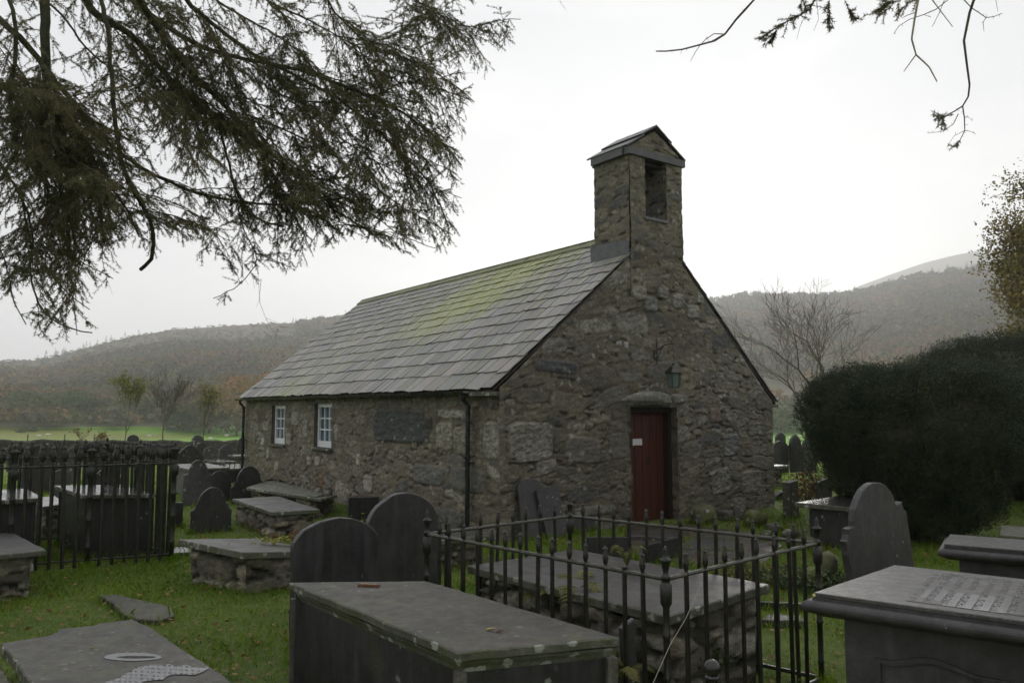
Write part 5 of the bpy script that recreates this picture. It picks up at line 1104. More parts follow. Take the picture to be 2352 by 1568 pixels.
def small(name, label, trunk, twl, seed):
    rg = np.random.default_rng(seed); tx, ty, th = trunk; t = thing(name, (tx, ty, 0), label, 'tree', 'conifers over the churchyard')
    z = np.linspace(0, th, 14); mb = MB(); mb.tube([(tx+.1*vn(k*.4, 1, 0, seed), ty+.1*vn(k*.4, 5, 0, seed), k-.1) for k in z], [.26*(1-k/th*.8) for k in z], 12)
    # a limb passing above the frame carries the hanging twigs
    main = [(tx, ty, 6.2), (4.4, 3.9, 6.0), (3.4, 4.1, 5.6), (2.6, 4.25, 5.15), (1.9, 4.35, 4.72), (1.4, 4.4, 4.42)]; mb.tube(main, [.07, .055, .045, .035, .025, .010], 8)
    mk('trunk', mb.V, mb.F, BARK, t, True)
    dk, pl, T0, T1 = MB(), MB(), [], []
    mm = np.array(main); M_ = np.concatenate([mm[i]+(mm[i+1]-mm[i])*np.linspace(0, 1, 12)[:, None] for i in range(len(mm)-1)])
    for (L, Y, r, kind, nd, thorn) in twl:
        pts = [Vector(D(x, y, Y+.03*i)) for i, (x, y) in enumerate(L)]
        if L[0][1] <= 5:
            a = pts[0]; k = np.argmin(np.linalg.norm(M_[:, :2]-np.array([a.x, a.y]), axis=1)); mid_ = (Vector(M_[k])+a)/2+Vector((rg.normal()*.06, rg.normal()*.06, .04)); pts = [Vector(M_[k]), mid_]+pts
        r *= 1.35; B_ = pl if kind == 'p' else dk; rad = list(np.linspace(r, r*.45, len(pts))); B_.tube(pts, rad, 6)
        for i in range(len(pts)-1):
            a, b = pts[i], pts[i+1]
            n_ = int((b-a).length/thorn) if thorn else 0
            for j in range(n_):
                q = a+(b-a)*(j+rg.random())/max(n_, 1); e = Vector(rg.normal(size=3)).normalized()*rg.uniform(.006, .02)*(.5 if kind == 'p' else 1); B_.tube([q, q+e], [.0014, .0007], 3)
            if nd and (i >= nd-1):
                T0.append(tuple(a)); T1.append(tuple(b))
                e0 = (b-a).normalized(); 
                for j in range(int((b-a).length/.012)):
                    q = a+(b-a)*rg.random(); e = (e0*.8+Vector(rg.normal(size=3))*.55).normalized()*rg.uniform(.03, .085); T0.append(tuple(q)); T1.append(tuple(q+e)); dk.tube([q, q+e], [.0022, .0012], 3)
    mk('dark_twigs', dk.V, dk.F, TWIG, t); mk('pale_twigs', pl.V, pl.F, PALE, t)
    V, Fc = needles(T0, T1, 34, .019, .0042); mk('needles', V, Fc, SPRUCE, t)
TW = [([(1732, 0), (1712, 22), (1691, 45), (1665, 79), (1642, 94), (1609, 103), (1567, 114), (1530, 118), (1507, 118)], 4.2, .0062, 'd', 0, .05),
 ([(1665, 79), (1640, 78), (1622, 90), (1609, 103), (1596, 122), (1586, 141)], 4.3, .0022, 'd', 0, .04), ([(1567, 114), (1563, 125)], 4.3, .001, 'd', 0, 0), ([(1657, 82), (1630, 98), (1622, 85)], 4.3, .0018, 'd', 0, .03),
 ([(1880, -5), (1871, 0), (1860, 22), (1826, 41), (1796, 56), (1766, 75), (1747, 92)], 3.9, .0042, 'd', 3, 0), ([(1800, 54), (1780, 75), (1773, 98)], 4.05, .002, 'd', 1, 0), ([(1905, 0), (1901, 35), (1905, 68)], 3.9, .0022, 'd', 3, 0),
 ([(1876, 0), (1880, 45), (1869, 72)], 3.95, .0012, 'd', 0, .03), ([(1939, 0), (1952, 25), (1969, 51)], 3.95, .0013, 'd', 3, 0), ([(1855, 25), (1838, 60), (1830, 92)], 3.95, .001, 'd', 0, .04), ([(1843, 0), (1838, 15)], 3.95, .0012, 'd', 2, 0),
 ([(2052, 0), (2040, 8), (2012, 32)], 3.8, .0022, 'd', 3, 0), ([(2036, 0), (2030, 14), (2016, 22)], 3.8, .0012, 'd', 3, 0), ([(2070, 0), (2050, 6), (2030, 18)], 3.8, .0015, 'd', 3, 0), ([(2110, 0), (2090, 4), (2066, 28)], 3.8, .0018, 'd', 3, .05),
 ([(2109, 0), (2100, 49), (2094, 90), (2104, 126), (2134, 154), (2152, 187)], 3.8, .0052, 'p', 0, .006), ([(2104, 126), (2090, 145), (2076, 165)], 3.92, .0030, 'p', 0, .008), ([(2106, 28), (2085, 35), (2072, 42)], 3.85, .002, 'p', 0, .01), ([(2141, 0), (2160, 25), (2188, 62)], 3.8, .0030, 'p', 0, .01),
 ([(2178, 0), (2150, 22), (2122, 34), (2089, 45), (2065, 60), (2053, 78)], 3.9, .0026, 'd', 0, .04), ([(2122, 34), (2138, 40), (2133, 35)], 3.9, .001, 'd', 0, 0), ([(2170, 0), (2155, 35), (2141, 62)], 3.9, .0018, 'd', 0, .03),
 ([(2237, 0), (2227, 30), (2214, 94), (2220, 142), (2227, 195), (2224, 222), (2211, 244)], 3.9, .0062, 'd', 0, .09), ([(2211, 244), (2192, 256), (2168, 268), (2145, 277)], 4.1, .0030, 'd', 3, .02), ([(2211, 244), (2215, 270), (2216, 300), (2205, 322), (2194, 338)], 4.1, .0026, 'd', 4, .02),
 ([(2201, 262), (2190, 285), (2166, 302), (2130, 306)], 4.1, .0018, 'd', 0, .02), ([(2216, 300), (2192, 312), (2176, 335)], 4.15, .0012, 'd', 0, .03), ([(2216, 300), (2230, 302), (2242, 309)], 4.15, .0012, 'd', 0, .03), ([(2215, 268), (2226, 270), (2233, 278)], 4.15, .001, 'd', 0, .03), ([(2190, 263), (2168, 268), (2160, 288)], 4.15, .0018, 'd', 1, 0),
 ([(2214, 0), (2231, 18), (2265, 41), (2282, 39), (2302, 31)], 3.9, .0026, 'd', 0, .03), ([(2265, 41), (2258, 52), (2260, 72)], 3.95, .0016, 'd', 0, .03), ([(2287, 0), (2292, 27)], 3.9, .0014, 'd', 0, 0), ([(1282, 0), (1290, 10), (1300, 24)], 4.6, .0012, 'd', 0, .03)]
small('overhanging_spruce', 'spruce outside the right edge whose bare and needled twigs hang into the top right sky', (5.6, 3.6, 11), TW, 5)

# ------------------------------------------------------------------ yews
def yew(name, label, c, R, zt, seed, nleaf=26000, lo=.25):
    rg = np.random.default_rng(seed); t = thing(name, (c[0], c[1], 0), label, 'yew', 'clipped yews')
    n = 9000; 
    def rad(z, a):
        h = np.clip(z/zt, 0, 1); p = np.where(h < .70, .40+.60*np.clip(h/.62, 0, 1)**.85, np.sqrt(np.clip(1-(np.maximum(h-.70, 0)/.31)**2.4, 0, 1)))
        return R*p*(1+.12*fbm(np.cos(a)*2+seed, np.sin(a)*2, z*1.2, seed, 3)+.085*vn(np.cos(a)*8, np.sin(a)*8, z*1.6, seed)+.06*vn(np.cos(a)*18, np.sin(a)*18, z*4, seed))
    # solid inner mass
    A_, Zs = np.meshgrid(np.linspace(-math.pi, math.pi, 60), np.linspace(.12, zt*.92, 32), indexing='ij'); r = rad(Zs, A_)*.74
    V = np.stack([c[0]+r*np.cos(A_), c[1]+r*np.sin(A_), Zs-.02], -1).reshape(-1, 3); i = np.arange(60*32).reshape(60, 32); Fc = np.stack([i[:-1, :-1], i[1:, :-1], i[1:, 1:], i[:-1, 1:]], -1).reshape(-1, 4)
    core = (V, Fc)
    # the surface is broken into several hundred hanging clumps, each its own little dome of sprays
    nc = int(300*(R/1.5)**2*(zt/2.36)); zc = zt*(1-rg.random(nc)**1.25*.9); a = rg.uniform(-math.pi, math.pi, nc); tp = rg.random(nc) < .38; rq_ = R*np.sqrt(rg.random(nc))*.95
    r = np.where(tp, rq_, rad(zc, a)*rg.uniform(.84, 1.0, nc)); zc = np.where(tp, zt*(.68+.29*np.clip(1-(r/R)**2, 0, 1)**(1/2.4))*(1+.09*fbm(r*np.cos(a)*2.2, r*np.sin(a)*2.2, 0, seed+7, 3)), zc)
    CC = np.stack([c[0]+r*np.cos(a), c[1]+r*np.sin(a), zc], 1); cr = rg.uniform(.10, .26, nc); k = rg.integers(0, nc, nleaf); v = rg.normal(size=(nleaf, 3)); v /= np.linalg.norm(v, axis=1, keepdims=True)
    C = CC[k]+v*cr[k][:, None]*np.array((1, 1, 1.25))*rg.uniform(.7, 1.05, (nleaf, 1)); C = C[C[:, 2] > .12]; v = v[:len(C)]; m2 = len(C)
    nb = nleaf//3; zz = zt*(.06+.86*rg.random(nb)); aa = rg.uniform(-math.pi, math.pi, nb); rr_ = rad(zz, aa)*rg.uniform(.76, .93, nb); C = np.concatenate([C, np.stack([c[0]+rr_*np.cos(aa), c[1]+rr_*np.sin(aa), zz], 1)]); v = np.concatenate([v, np.stack([np.cos(aa), np.sin(aa), 0*aa], 1)]); m2 = len(C)
    ax = np.stack([C[:, 0]-c[0], C[:, 1]-c[1], 0*C[:, 0]], 1); ax /= np.maximum(np.linalg.norm(ax, axis=1, keepdims=True), .2); out = v*.5+ax*.5+np.array((0, 0, .55))+rg.normal(size=(m2, 3))*.25; out /= np.linalg.norm(out, axis=1, keepdims=True)
    ln = rg.uniform(.05, .13, m2)[:, None]; V1, F1 = needles(C-out*ln*.5, C+out*ln*.5, 9, .030, .0085, rg, 1.0)
    # a few long wild shoots on the crown
    ns = 1500; a = rg.uniform(-math.pi, math.pi, ns); q = R*np.sqrt(rg.random(ns))*.95; z0 = zt*(.70+.30*np.clip(1-(q/R)**2, 0, 1)**(1/2.4)); B_ = np.stack([c[0]+q*np.cos(a), c[1]+q*np.sin(a), z0-.03], 1); T_ = B_+np.stack([rg.normal(size=ns)*.03, rg.normal(size=ns)*.03, rg.uniform(.04, .20, ns)*(.4+.9*(vn(a*5, q*3, 0, seed) > .1))], 1)
    V2, F2 = needles(B_, T_, 20, .032, .0075, rg, 1.1)
    V = np.concatenate([V1, V2]); Fc = np.concatenate([F1, F2+len(V1)])
    mk('foliage', V, Fc, YEW, t); mk('inner_branches', core[0], core[1], BARK, t, True)
    mb = MB()
    for k in range(7): aa = k*.9; mb.tube([(c[0]+.12*math.cos(aa), c[1]+.12*math.sin(aa), -.1), (c[0]+.2*math.cos(aa), c[1]+.2*math.sin(aa), .5), (c[0]+.7*R*math.cos(aa), c[1]+.7*R*math.sin(aa), 1.4)], [.10, .08, .04], 8)
    mk('trunk', mb.V, mb.F, BARK, t, True); return t
yc = D(2100, 1000, 10.9); yew('yew_tree', 'dense dark clipped yew bush filling the right side behind the leaning headstone', (yc[0]+.02, 10.9), 1.50, 2.24, 4, 46000)
yc = D(2330, 900, 15.2); yew('yew_tree', 'second taller dark yew behind the front one at the right edge', (yc[0]+.15, 15.2), 1.95, 3.08, 9, 36000)
yc = D(2480, 900, 12.8); yew('yew_tree', 'yew mass closing the right picture edge behind the front yew', (yc[0]+.3, 12.8), 1.7, 2.55, 14, 20000)

# ------------------------------------------------------------------ broadleaf trees
def skeleton(base, h, spread, seed, lev=5, r0=.1, forks=3, first=.25, up=.35, wob=.25, ang=(.35, .8), shrink=(.62, .85), lean=(0, 0)):
    rg = np.random.default_rng(seed); A0, A1, Ra, Rb, tips = [], [], [], [], []
    def go(p, d, ln, r, l):
        n = 3; r1 = r*.68
        for k in range(n):
            d = d+rg.normal(size=3)*wob*.35+np.array((0, 0, up*.12)); d /= np.linalg.norm(d); q = p+d*ln/n; A0.append(p); A1.append(q); Ra.append(r+(r1-r)*k/n); Rb.append(r+(r1-r)*(k+1)/n); p = q
            if l > 1 and k < n-1 and l < lev and rg.random() < .55: branch(p, d, ln*.7, r*.5, l-1)
        if l <= 0: tips.append(p); return
        for _ in range(forks if l > 1 else 2): branch(p, d, ln*rg.uniform(*shrink), r1*rg.uniform(.6, .85), l-1)
    def branch(p, d, ln, r, l):
        a = rg.uniform(*ang); s = rg.normal(size=3); s -= d*s.dot(d); s /= np.linalg.norm(s); e = d*math.cos(a)+s*math.sin(a)*np.array((spread, spread, 1)); e /= np.linalg.norm(e); go(p, e, ln, r, l)
    d0 = np.array((lean[0], lean[1], 1.)); go(np.array(base, float), d0/np.linalg.norm(d0), h*first, r0, lev)
    return np.array(A0), np.array(A1), np.array(Ra), np.array(Rb), np.array(tips)
def bare_tree(label, px, pyt, Y, seed, zg=None, r0=.06, leafc=None, group=None, lev=5, spread=1.0, forks=3, first=.3, nleaf=0, lsize=.05, zfrac=0.0, ang=(.3, .75), up=.5):
    c = D(px, 939, Y); zg = float(hland(c[0], Y))-.05 if zg is None else zg; zt = D(px, pyt, Y)[2]; base = (c[0], Y, zg)
    A0, A1, Ra, Rb, tips = skeleton(base, 1.0, spread, seed, lev, r0, forks, first, up, ang=ang)
    s = (zt-zg)/(A1[:, 2].max()-zg); b = np.array(base); A0 = b+(A0-b)*s; A1 = b+(A1-b)*s; tips = b+(tips-b)*s
    t = thing('sapling' if (zt-zg) < 5.5 and nleaf else 'bare_tree', base, label, 'tree', group)
    V, Fc = segs(A0, A1, np.maximum(Ra*1.2, .0045*Y/25), np.maximum(Rb*1.2, .0035*Y/25), 4); mk('trunk', V, Fc, TWIG, t)
    if nleaf:
        rg = np.random.default_rng(seed+1); sm = np.nonzero(Ra < np.quantile(Ra, .75))[0]; k = sm[rg.integers(0, len(sm), nleaf)]; C = A1[k]+rg.normal(size=(nleaf, 3))*.10*(zt-zg)/4
        ok = C[:, 2] > zg+(zt-zg)*zfrac; C = C[ok]; V, Fc = cards(C, lsize*rg.uniform(.6, 1.3, len(C)), .6, 0, rg)
        col = np.repeat(np.array(leafc)*rg.uniform(.6, 1.4, (len(C), 1)), 4, 0); mk('crown', V, Fc, WHITEC, t, False, col)
    return t
GB_ = 'bare trees behind the chapel'
bare_tree('leafless tree with forked trunk rising behind the front yew', 1912, 640, 25, 8, r0=.085, group=GB_, lev=6, spread=1.25, first=.26, ang=(.25, .62), up=.55, zg=-.3, forks=2)
bare_tree('thinner leafless tree between the chapel and the yew', 1846, 665, 27, 17, r0=.06, group=GB_, lev=6, spread=1.2, first=.28, ang=(.3, .62), up=.55, zg=-.3, forks=2)
bare_tree('small pale leafless tree above the middle of the yew top', 1990, 770, 27, 13, r0=.04, group=GB_, lev=4, spread=1.0, first=.45, ang=(.3, .6), up=.8, zg=-.3, forks=2)
GS = 'saplings beyond the boundary wall'
bare_tree('yellow green leaved sapling, tallest leaf bearing one beyond the wall', 283, 858, 42, 21, r0=.03, leafc=(.22, .22, .05), group=GS, lev=4, spread=.7, first=.16, nleaf=1500, lsize=.06, ang=(.15, .45), up=1.0)
bare_tree('bare sapling between the two leafy ones beyond the wall', 377, 838, 42, 33, r0=.035, group=GS, lev=5, spread=.9, first=.3, ang=(.3, .6), up=.9, nleaf=10, leafc=(.2, .15, .05))
bare_tree('thin yellow sapling nearest the chapel beyond the wall', 472, 870, 42, 25, r0=.025, leafc=(.24, .24, .05), group=GS, lev=4, spread=.55, first=.18, nleaf=480, lsize=.065, ang=(.2, .45), up=1.0)
bare_tree('low orange brown shrub just behind the boundary wall', 204, 978, 41, 27, r0=.02, leafc=(.22, .13, .04), group=None, lev=4, spread=1.2, first=.2, nleaf=260, lsize=.05)
def crown_tree(name, label, base, h, w, col, seed, n=1500, size=.4, group=None, trunkr=.25, dome=1.0, lobes=9, zb=.12, twig=False):
    rg = np.random.default_rng(seed); t = thing(name, base, label, 'tree', group); b = np.array(base)
    A0, A1, Ra, Rb, tips = skeleton(base, h*.9, 1.0, seed, 3, trunkr, 3, .3, .5); s = h*.75/(A1[:, 2].max()-b[2]); A0 = b+(A0-b)*s; A1 = b+(A1-b)*s
    V, Fc = segs(A0, A1, Ra, Rb, 5); mk('trunk', V, Fc, TWIG, t)
    lc = rg.normal(size=(lobes, 3))*np.array((.30*w, .30*w, .16*h))+b+np.array((0, 0, h*(.5+zb/2))); lr = rg.uniform(.20, .36, lobes)*w
    lc[0] = b+np.array((0, 0, h*.62)); lr[0] = w*.40
    k = rg.integers(0, lobes, n); v = rg.normal(size=(n, 3)); v /= np.linalg.norm(v, axis=1, keepdims=True); C = lc[k]+v*lr[k][:, None]*np.array((1, 1, min(1.0, .9*h/w)))*rg.uniform(.55, 1.05, (n, 1))
    C = C[(C[:, 2] > b[2]+h*zb) & (C[:, 2] < b[2]+h)]
    V, Fc = cards(C, size*rg.uniform(.5, 1.3, len(C)), .7, 0, rg); cc = np.array(col)*(1+.35*fbm(C[:, 0]*1.5/w*5, C[:, 1]*1.5/w*5, C[:, 2]/h*5, seed, 3))[:, None]*rg.uniform(.75, 1.25, (len(C), 1)); cc = cc*(1+.2*rg.normal(size=(len(C), 1))*np.array((1, .2, 0)))
    mk('crown', V, Fc, WHITEC, t, False, np.repeat(np.clip(cc, .01, .6), 4, 0)); return t
# oak at the right edge
ob = (24.0, 27.0, float(hland(24, 27)))
rg = np.random.default_rng(77); t = thing('oak_tree', ob, 'autumn oak with brown green leaves leaning in at the right edge', 'tree')
A0, A1, Ra, Rb, tips = skeleton(ob, 9.5, 1.25, 31, 5, .42, 3, .26, .3, ang=(.35, .85)); b = np.array(ob); s = 9.6/(A1[:, 2].max()-b[2]); A0 = b+(A0-b)*s; A1 = b+(A1-b)*s; tips = b+(tips-b)*s
# extra low boughs reaching into the picture
ex_ = [[(21.6, 27, 4.2), (18.2, 26.6, 5.2), (17.5, 26.4, 5.6), (17.0, 26.2, 5.5)], [(19.8, 27, 5.5), (18.2, 26.8, 7.0), (17.5, 26.6, 7.6), (17.1, 26.5, 7.9)], [(19.6, 27, 3.8), (18.2, 26.6, 4.4), (17.6, 26.4, 4.2), (17.2, 26.3, 3.9)], [(20, 27, 6.5), (18.6, 26.8, 8.4), (17.6, 26.6, 9.6)], [(18.2, 26.8, 7.0), (17.5, 26.6, 6.6), (16.8, 26.5, 6.6)]]
mb = MB(); et = []
for L in ex_:
    mb.tube([(ob[0], ob[1], L[0][2]-1.2)]+L, [.16]+list(np.linspace(.11, .03, len(L))), 7)
    for i in range(1, len(L)):
        for k in range(70):
            q = np.array(L[i-1])+(np.array(L[i])-np.array(L[i-1]))*rg.random(); e = rg.normal(size=3)*np.array((.36, .42, .34)); q2_ = q+e; et.append(q2_)
            if k % 4 == 0: mb.tube([q, q+e*.5+np.array((0, 0, .05)), q2_], [.02, .012, .005], 4)
mk('limbs', mb.V, mb.F, BARK, t, True); V, Fc = segs(A0, A1, Ra, Rb, 5); mk('trunk', V, Fc, BARK, t)
et = np.array(et); k = rg.integers(0, len(et), 22000); C1_ = et[k]+rg.normal(size=(22000, 3))*.16; k = rg.integers(0, len(tips), 12000); C2_ = tips[k]+rg.normal(size=(12000, 3))*.35
C = np.concatenate([C1_, C2_]); V, Fc = cards(C, .055*rg.uniform(.6, 1.3, len(C)), .6, 0, rg); m_ = vn(C[:, 0]*.9, C[:, 1]*.9, C[:, 2]*.9, 3)[:, None]*.5+.5
cc = (np.array((.32, .22, .07))*m_+np.array((.18, .19, .06))*(1-m_))*rg.uniform(.6, 1.3, (len(C), 1)); mk('crown', V, Fc, WHITEC, t, False, np.repeat(cc, 4, 0))

# trees along the far edge of the field
GF = 'trees at the foot of the hill'
def fartree(label, px, pyt, wpx, col, seed, Y=245, name='broadleaf_tree', **k):
    c = D(px, 939, Y); zg = float(hland(c[0], Y))-.3; zt = D(px, pyt, Y)[2]; crown_tree(name, label, (c[0], Y, zg), zt-zg, wpx/F*Y, col, seed, k.pop('n', 1500), k.pop('size', .75), GF, .35, **k)
GRN, OLV, BRN, ORG, DRK, TWG = (.10, .125, .045), (.15, .145, .05), (.19, .125, .07), (.27, .15, .055), (.07, .078, .045), (.15, .125, .10)
for a in [('round green tree standing out near the left of the wood edge', 130, 905, 105, GRN, 1, 240), ('brown tree at the left picture edge behind the field', -10, 890, 120, BRN, 2, 255), ('dull twiggy tree left of the round green one', 55, 912, 90, TWG, 3, 250),
          ('dark low tree in the middle of the left wood edge', 232, 925, 90, DRK, 4, 245), ('olive tree behind the yellow sapling', 305, 918, 90, OLV, 5, 248), ('russet tree between the saplings', 350, 905, 80, BRN, 6, 262),
          ('small dark rounded tree left of the orange dome', 440, 926, 70, DRK, 7, 232), ('orange leaved dome shaped tree beside the chapel roof', 545, 860, 150, ORG, 8, 225), ('brown twiggy tree leaning on the orange dome', 482, 892, 80, BRN, 9, 232), ('grey brown tree under the orange dome nearest the chapel', 598, 905, 110, TWG, 10, 226),
          ('pale olive willow right of the chapel corner', 1800, 925, 110, (.12, .12, .06), 11, 235), ('dark brown tree behind the yew edge', 1880, 900, 100, TWG, 12, 250), ('tall twiggy tree at left rear of the wood edge', 185, 893, 80, BRN, 13, 268), ('tree with greyish crown at rear behind the saplings', 395, 900, 90, TWG, 14, 265)]:
    fartree(a[0], a[1], a[2]-8, a[3]*1.25, a[4], a[5]+200, a[6], n=3400, size=.58)
c = D(787, 745, 800); zz = float(hland(c[0], 800))
# far-off wood: thousands of crowns that read as one mass
rg = np.random.default_rng(19); N = 15000; px = rg.uniform(-500, 2900, N); t = rg.random(N)**.75; px[:1600] = rg.uniform(-300, 700, 1600)
R = np.interp(px, [0, 1176, 2352], [900, 850, 820]); d = 335+t*(R-335)*.99; d[-650:] = rg.uniform(254, 300, 650); t[-650:] = 0; az = np.arctan((px-1176)/F); X = d*np.sin(az); Y = d*np.cos(az)
heath = (px < 680) & (t > .55+.1*fbm(px*.01, t*3, 0, 5, 3)); keep = ~heath | (rg.random(N) < .45); X, Y, px, t, d, heath = X[keep], Y[keep], px[keep], t[keep], d[keep], heath[keep]; n = len(X)
Zg = hland(X, Y); r = rg.uniform(2.6, 4.6, n)*np.where(heath, .38, 1); zone = fbm(X/90, Y/90, 0, 7, 3); base = np.array([(.22, .13, .065), (.14, .135, .05), (.28, .14, .06), (.14, .11, .085), DRK])*.9; pick = np.clip(((zone+.35)*4.2+rg.normal(size=n)*.9).astype(int), 0, 4)
pick = np.array([3, 1, 0, 0, 2])[pick]; colr = base[pick]*rg.uniform(.7, 1.25, (n, 1))
K = 34; v = rg.normal(size=(n, K, 3)); v /= np.linalg.norm(v, axis=2, keepdims=True); v[..., 2] = np.abs(v[..., 2])*.9-.25
C = np.stack([X, Y, Zg+r*.75], 1)[:, None, :]+v*r[:, None, None]*rg.uniform(.6, 1.05, (n, K, 1)); sz = np.repeat(r*.30, K)*rg.uniform(.5, 1.2, n*K)
V, Fc = cards(C.reshape(-1, 3), sz, .8, 0, rg); cc = np.repeat(np.repeat(colr, K, 0)*rg.uniform(.75, 1.2, (n*K, 1)), 4, 0)
w = mk('woodland', V, Fc, WHITEC, None, False, cc); tag(w, 'misty autumn woodland covering the hillsides', 'woodland', kind='stuff')
# conifers along the skyline
pxs = np.concatenate([rg.uniform(670, 1150, 190), rg.uniform(1610, 2330, 420), rg.uniform(2330, 2700, 120), rg.uniform(-60, 330, 26)]); n = len(pxs); R = np.interp(pxs, [0, 1176, 2352], [900, 850, 820])*rg.uniform(.90, 1.0, n); az = np.arctan((pxs-1176)/F); X = R*np.sin(az); Y = R*np.cos(az); Zg = hland(X, Y)
hh = rg.uniform(4, 8.5, n); hh[:2] = 12; pxs_ = pxs; K = 70; f = rg.random((n, K)); a = rg.uniform(0, 6.28, (n, K)); rad_ = (1-f)*hh[:, None]*.22; C = np.stack([X[:, None]+rad_*np.cos(a), Y[:, None]+rad_*np.sin(a), Zg[:, None]+f*hh[:, None]], -1)
V, Fc = cards(C.reshape(-1, 3), np.repeat(hh*.07, K)*rg.uniform(.6, 1.2, n*K)*(1.2-f.ravel()*.7), .6, 0, rg); w = mk('conifer_plantation', V, Fc, WHITEC, None, False, np.full((len(V), 3), (.035, .045, .035))); tag(w, 'ragged line of conifers along the misty skyline', 'woodland', kind='stuff')

# ------------------------------------------------------------------ field life
def hit(px, py):
    r = ray(px, py)
    for t_ in np.linspace(60, 320, 1040):
        if CZ+r[2]*t_ <= hland(r[0]*t_, r[1]*t_): return r[0]*t_, r[1]*t_, float(hland(r[0]*t_, r[1]*t_))
    return r[0]*200, r[1]*200, float(hland(r[0]*200, r[1]*200))
WOOL = simple('sheep wool', (.62, .60, .55), .95, .08, 3)
mb = MB(); mb.tube([(-.62, 0, .62), (-.55, 0, .66), (-.3, 0, .68), (.1, 0, .68), (.4, 0, .69), (.5, 0, .74), (.62, 0, .84), (.74, 0, .86), (.88, 0, .76), (.92, 0, .72)], [.06, .22, .29, .31, .28, .2, .13, .12, .07, .04], 12)
for x in (-.4, .36):
    for y in (-.13, .13): mb.tube([(x, y, .5), (x, y, .25), (x, y, 0)], [.07, .04, .035], 6)
for y in (-.1, .1): mb.tube([(.68, y, .92), (.64, y*1.9, .90)], [.03, .01], 5)
sheep0 = None
for i, (px, py, rz, l) in enumerate([(89, 1006, 0, 'white sheep grazing farthest left in the field'), (109, 1003, .3, 'white sheep right beside the farthest left one'), (343, 1005, 2.8, 'white sheep grazing between the two saplings'), (484, 1013, 2.6, 'white sheep low in the field near the rounded headstone'), (520, 1004, .2, 'white sheep nearest the chapel in the left field'),
                                     (1813, 1012, 1, 'white sheep seen between the gothic headstones'), (1837, 1006, .4, 'white sheep right of the middle gothic headstone'), (1772, 1013, 2, 'white sheep at the very edge of the chapel wall')]):
    if sheep0 is None: sheep0 = mk('sheep', mb.V, mb.F, WOOL, None, True); o = sheep0
    else: o = sheep0.copy(); COLL.objects.link(o)
    o.location = hit(px, py); o.rotation_euler = (0, 0, rz); k = .85; o.scale = (k, k, k); tag(o, l, 'sheep', 'sheep in the field')
pb = None
for i, (px, py, l) in enumerate([(62, 1012, 'thin fence post at the left of the field'), (147, 1012, 'fence post right of the pair of sheep'), (231, 1013, 'fence post right of the orange shrub'), (215, 1013, 'fence post inside the orange shrub'), (-30, 1012, 'fence post outside the left picture edge')]):
    c = D(px, py, 60); zg = float(hland(c[0], 60)); zt = D(px, 997, 60)[2]; mb = MB(); mb.tube([(c[0], 60, zg-.2), (c[0]+.05, 60, zt)], [.05, .045], 6); mb.solo('fence_post', TWIG, l, 'post', 'fence posts in the field')
for i, (px, py, w_, l) in enumerate([(50, 993, 16, 'small dark gorse bush left in the field'), (78, 991, 16, 'dark gorse bush right of the smaller one in the field')]):
    c = hit(px, py); s = w_/F*c[1]; crown_tree('gorse_bush', l, (c[0], c[1], c[2]-.4), s*.9, s*1.3, DRK, 300+i, 400, s*.09, 'gorse bushes', .1, zb=.0)
# ------------------------------------------------------------------ grass
rg = np.random.default_rng(55)
KEEP = [(lambda c: [(c[i][0], c[i][1]) for i in range(len(c))])(q) for q in ([G(-.15, -.12), G(W_+.1, -.12), G(W_+.1, L_), G(-.15, L_)], [(p.x, p.y) for p in q1], [(p.x, p.y) for p in qb], [(p.x, p.y) for p in qr], [p[:2] for p in pth])]
for b_ in bpy.data.objects:
    if b_.name.startswith('ground_slab'):
        w = [(v.co.x+b_.location.x, v.co.y+b_.location.y) for v in list(b_.data.vertices)[:len(b_.data.vertices)//4]]; KEEP.append(w)
def grass(n, y0, y1, h0, h1, w, pw=1.0, cols=None):
    u = rg.random(n)**pw; Y = y0+(y1-y0)*u; X = (rg.random(n)*2-1)*(.80*Y+1.2)
    ok = np.ones(n, bool)
    for q in KEEP:
        ok &= ~inpoly(X, Y, q)
    X, Y = X[ok], Y[ok]; n = len(X); pat = fbm(X*1.3, Y*1.3, 0, 61, 3); Z = hland(X, Y)-.004
    h = rg.uniform(h0, h1, n)*(1+1.1*pat); a = rg.uniform(0, 6.28, n); b = a+rg.normal(size=n)*.6; le = h*rg.uniform(.15, .9, n)
    B_ = np.stack([X, Y, Z], 1); s = np.stack([np.cos(a), np.sin(a), 0*a], 1)*w*.5; t_ = B_+np.stack([np.cos(b+1.5)*le, np.sin(b+1.5)*le, h], 1); m_ = B_+np.stack([np.cos(b+1.5)*le*.25, np.sin(b+1.5)*le*.25, h*.6], 1)
    V = np.stack([B_-s, B_+s, m_+s*.7, t_, m_-s*.7], 1).reshape(-1, 3); Fc = (np.arange(n)*5)[:, None]+np.array([[0, 1, 2, 3, 4]]); return V, Fc
V1, F1 = grass(200000, 3.2, 10.5, .018, .050, .0045, .62); V2, F2 = grass(110000, 9.5, 21, .025, .06, .009, .8); V3, F3 = grass(50000, 20, 38, .03, .07, .018, .9)
FT = []
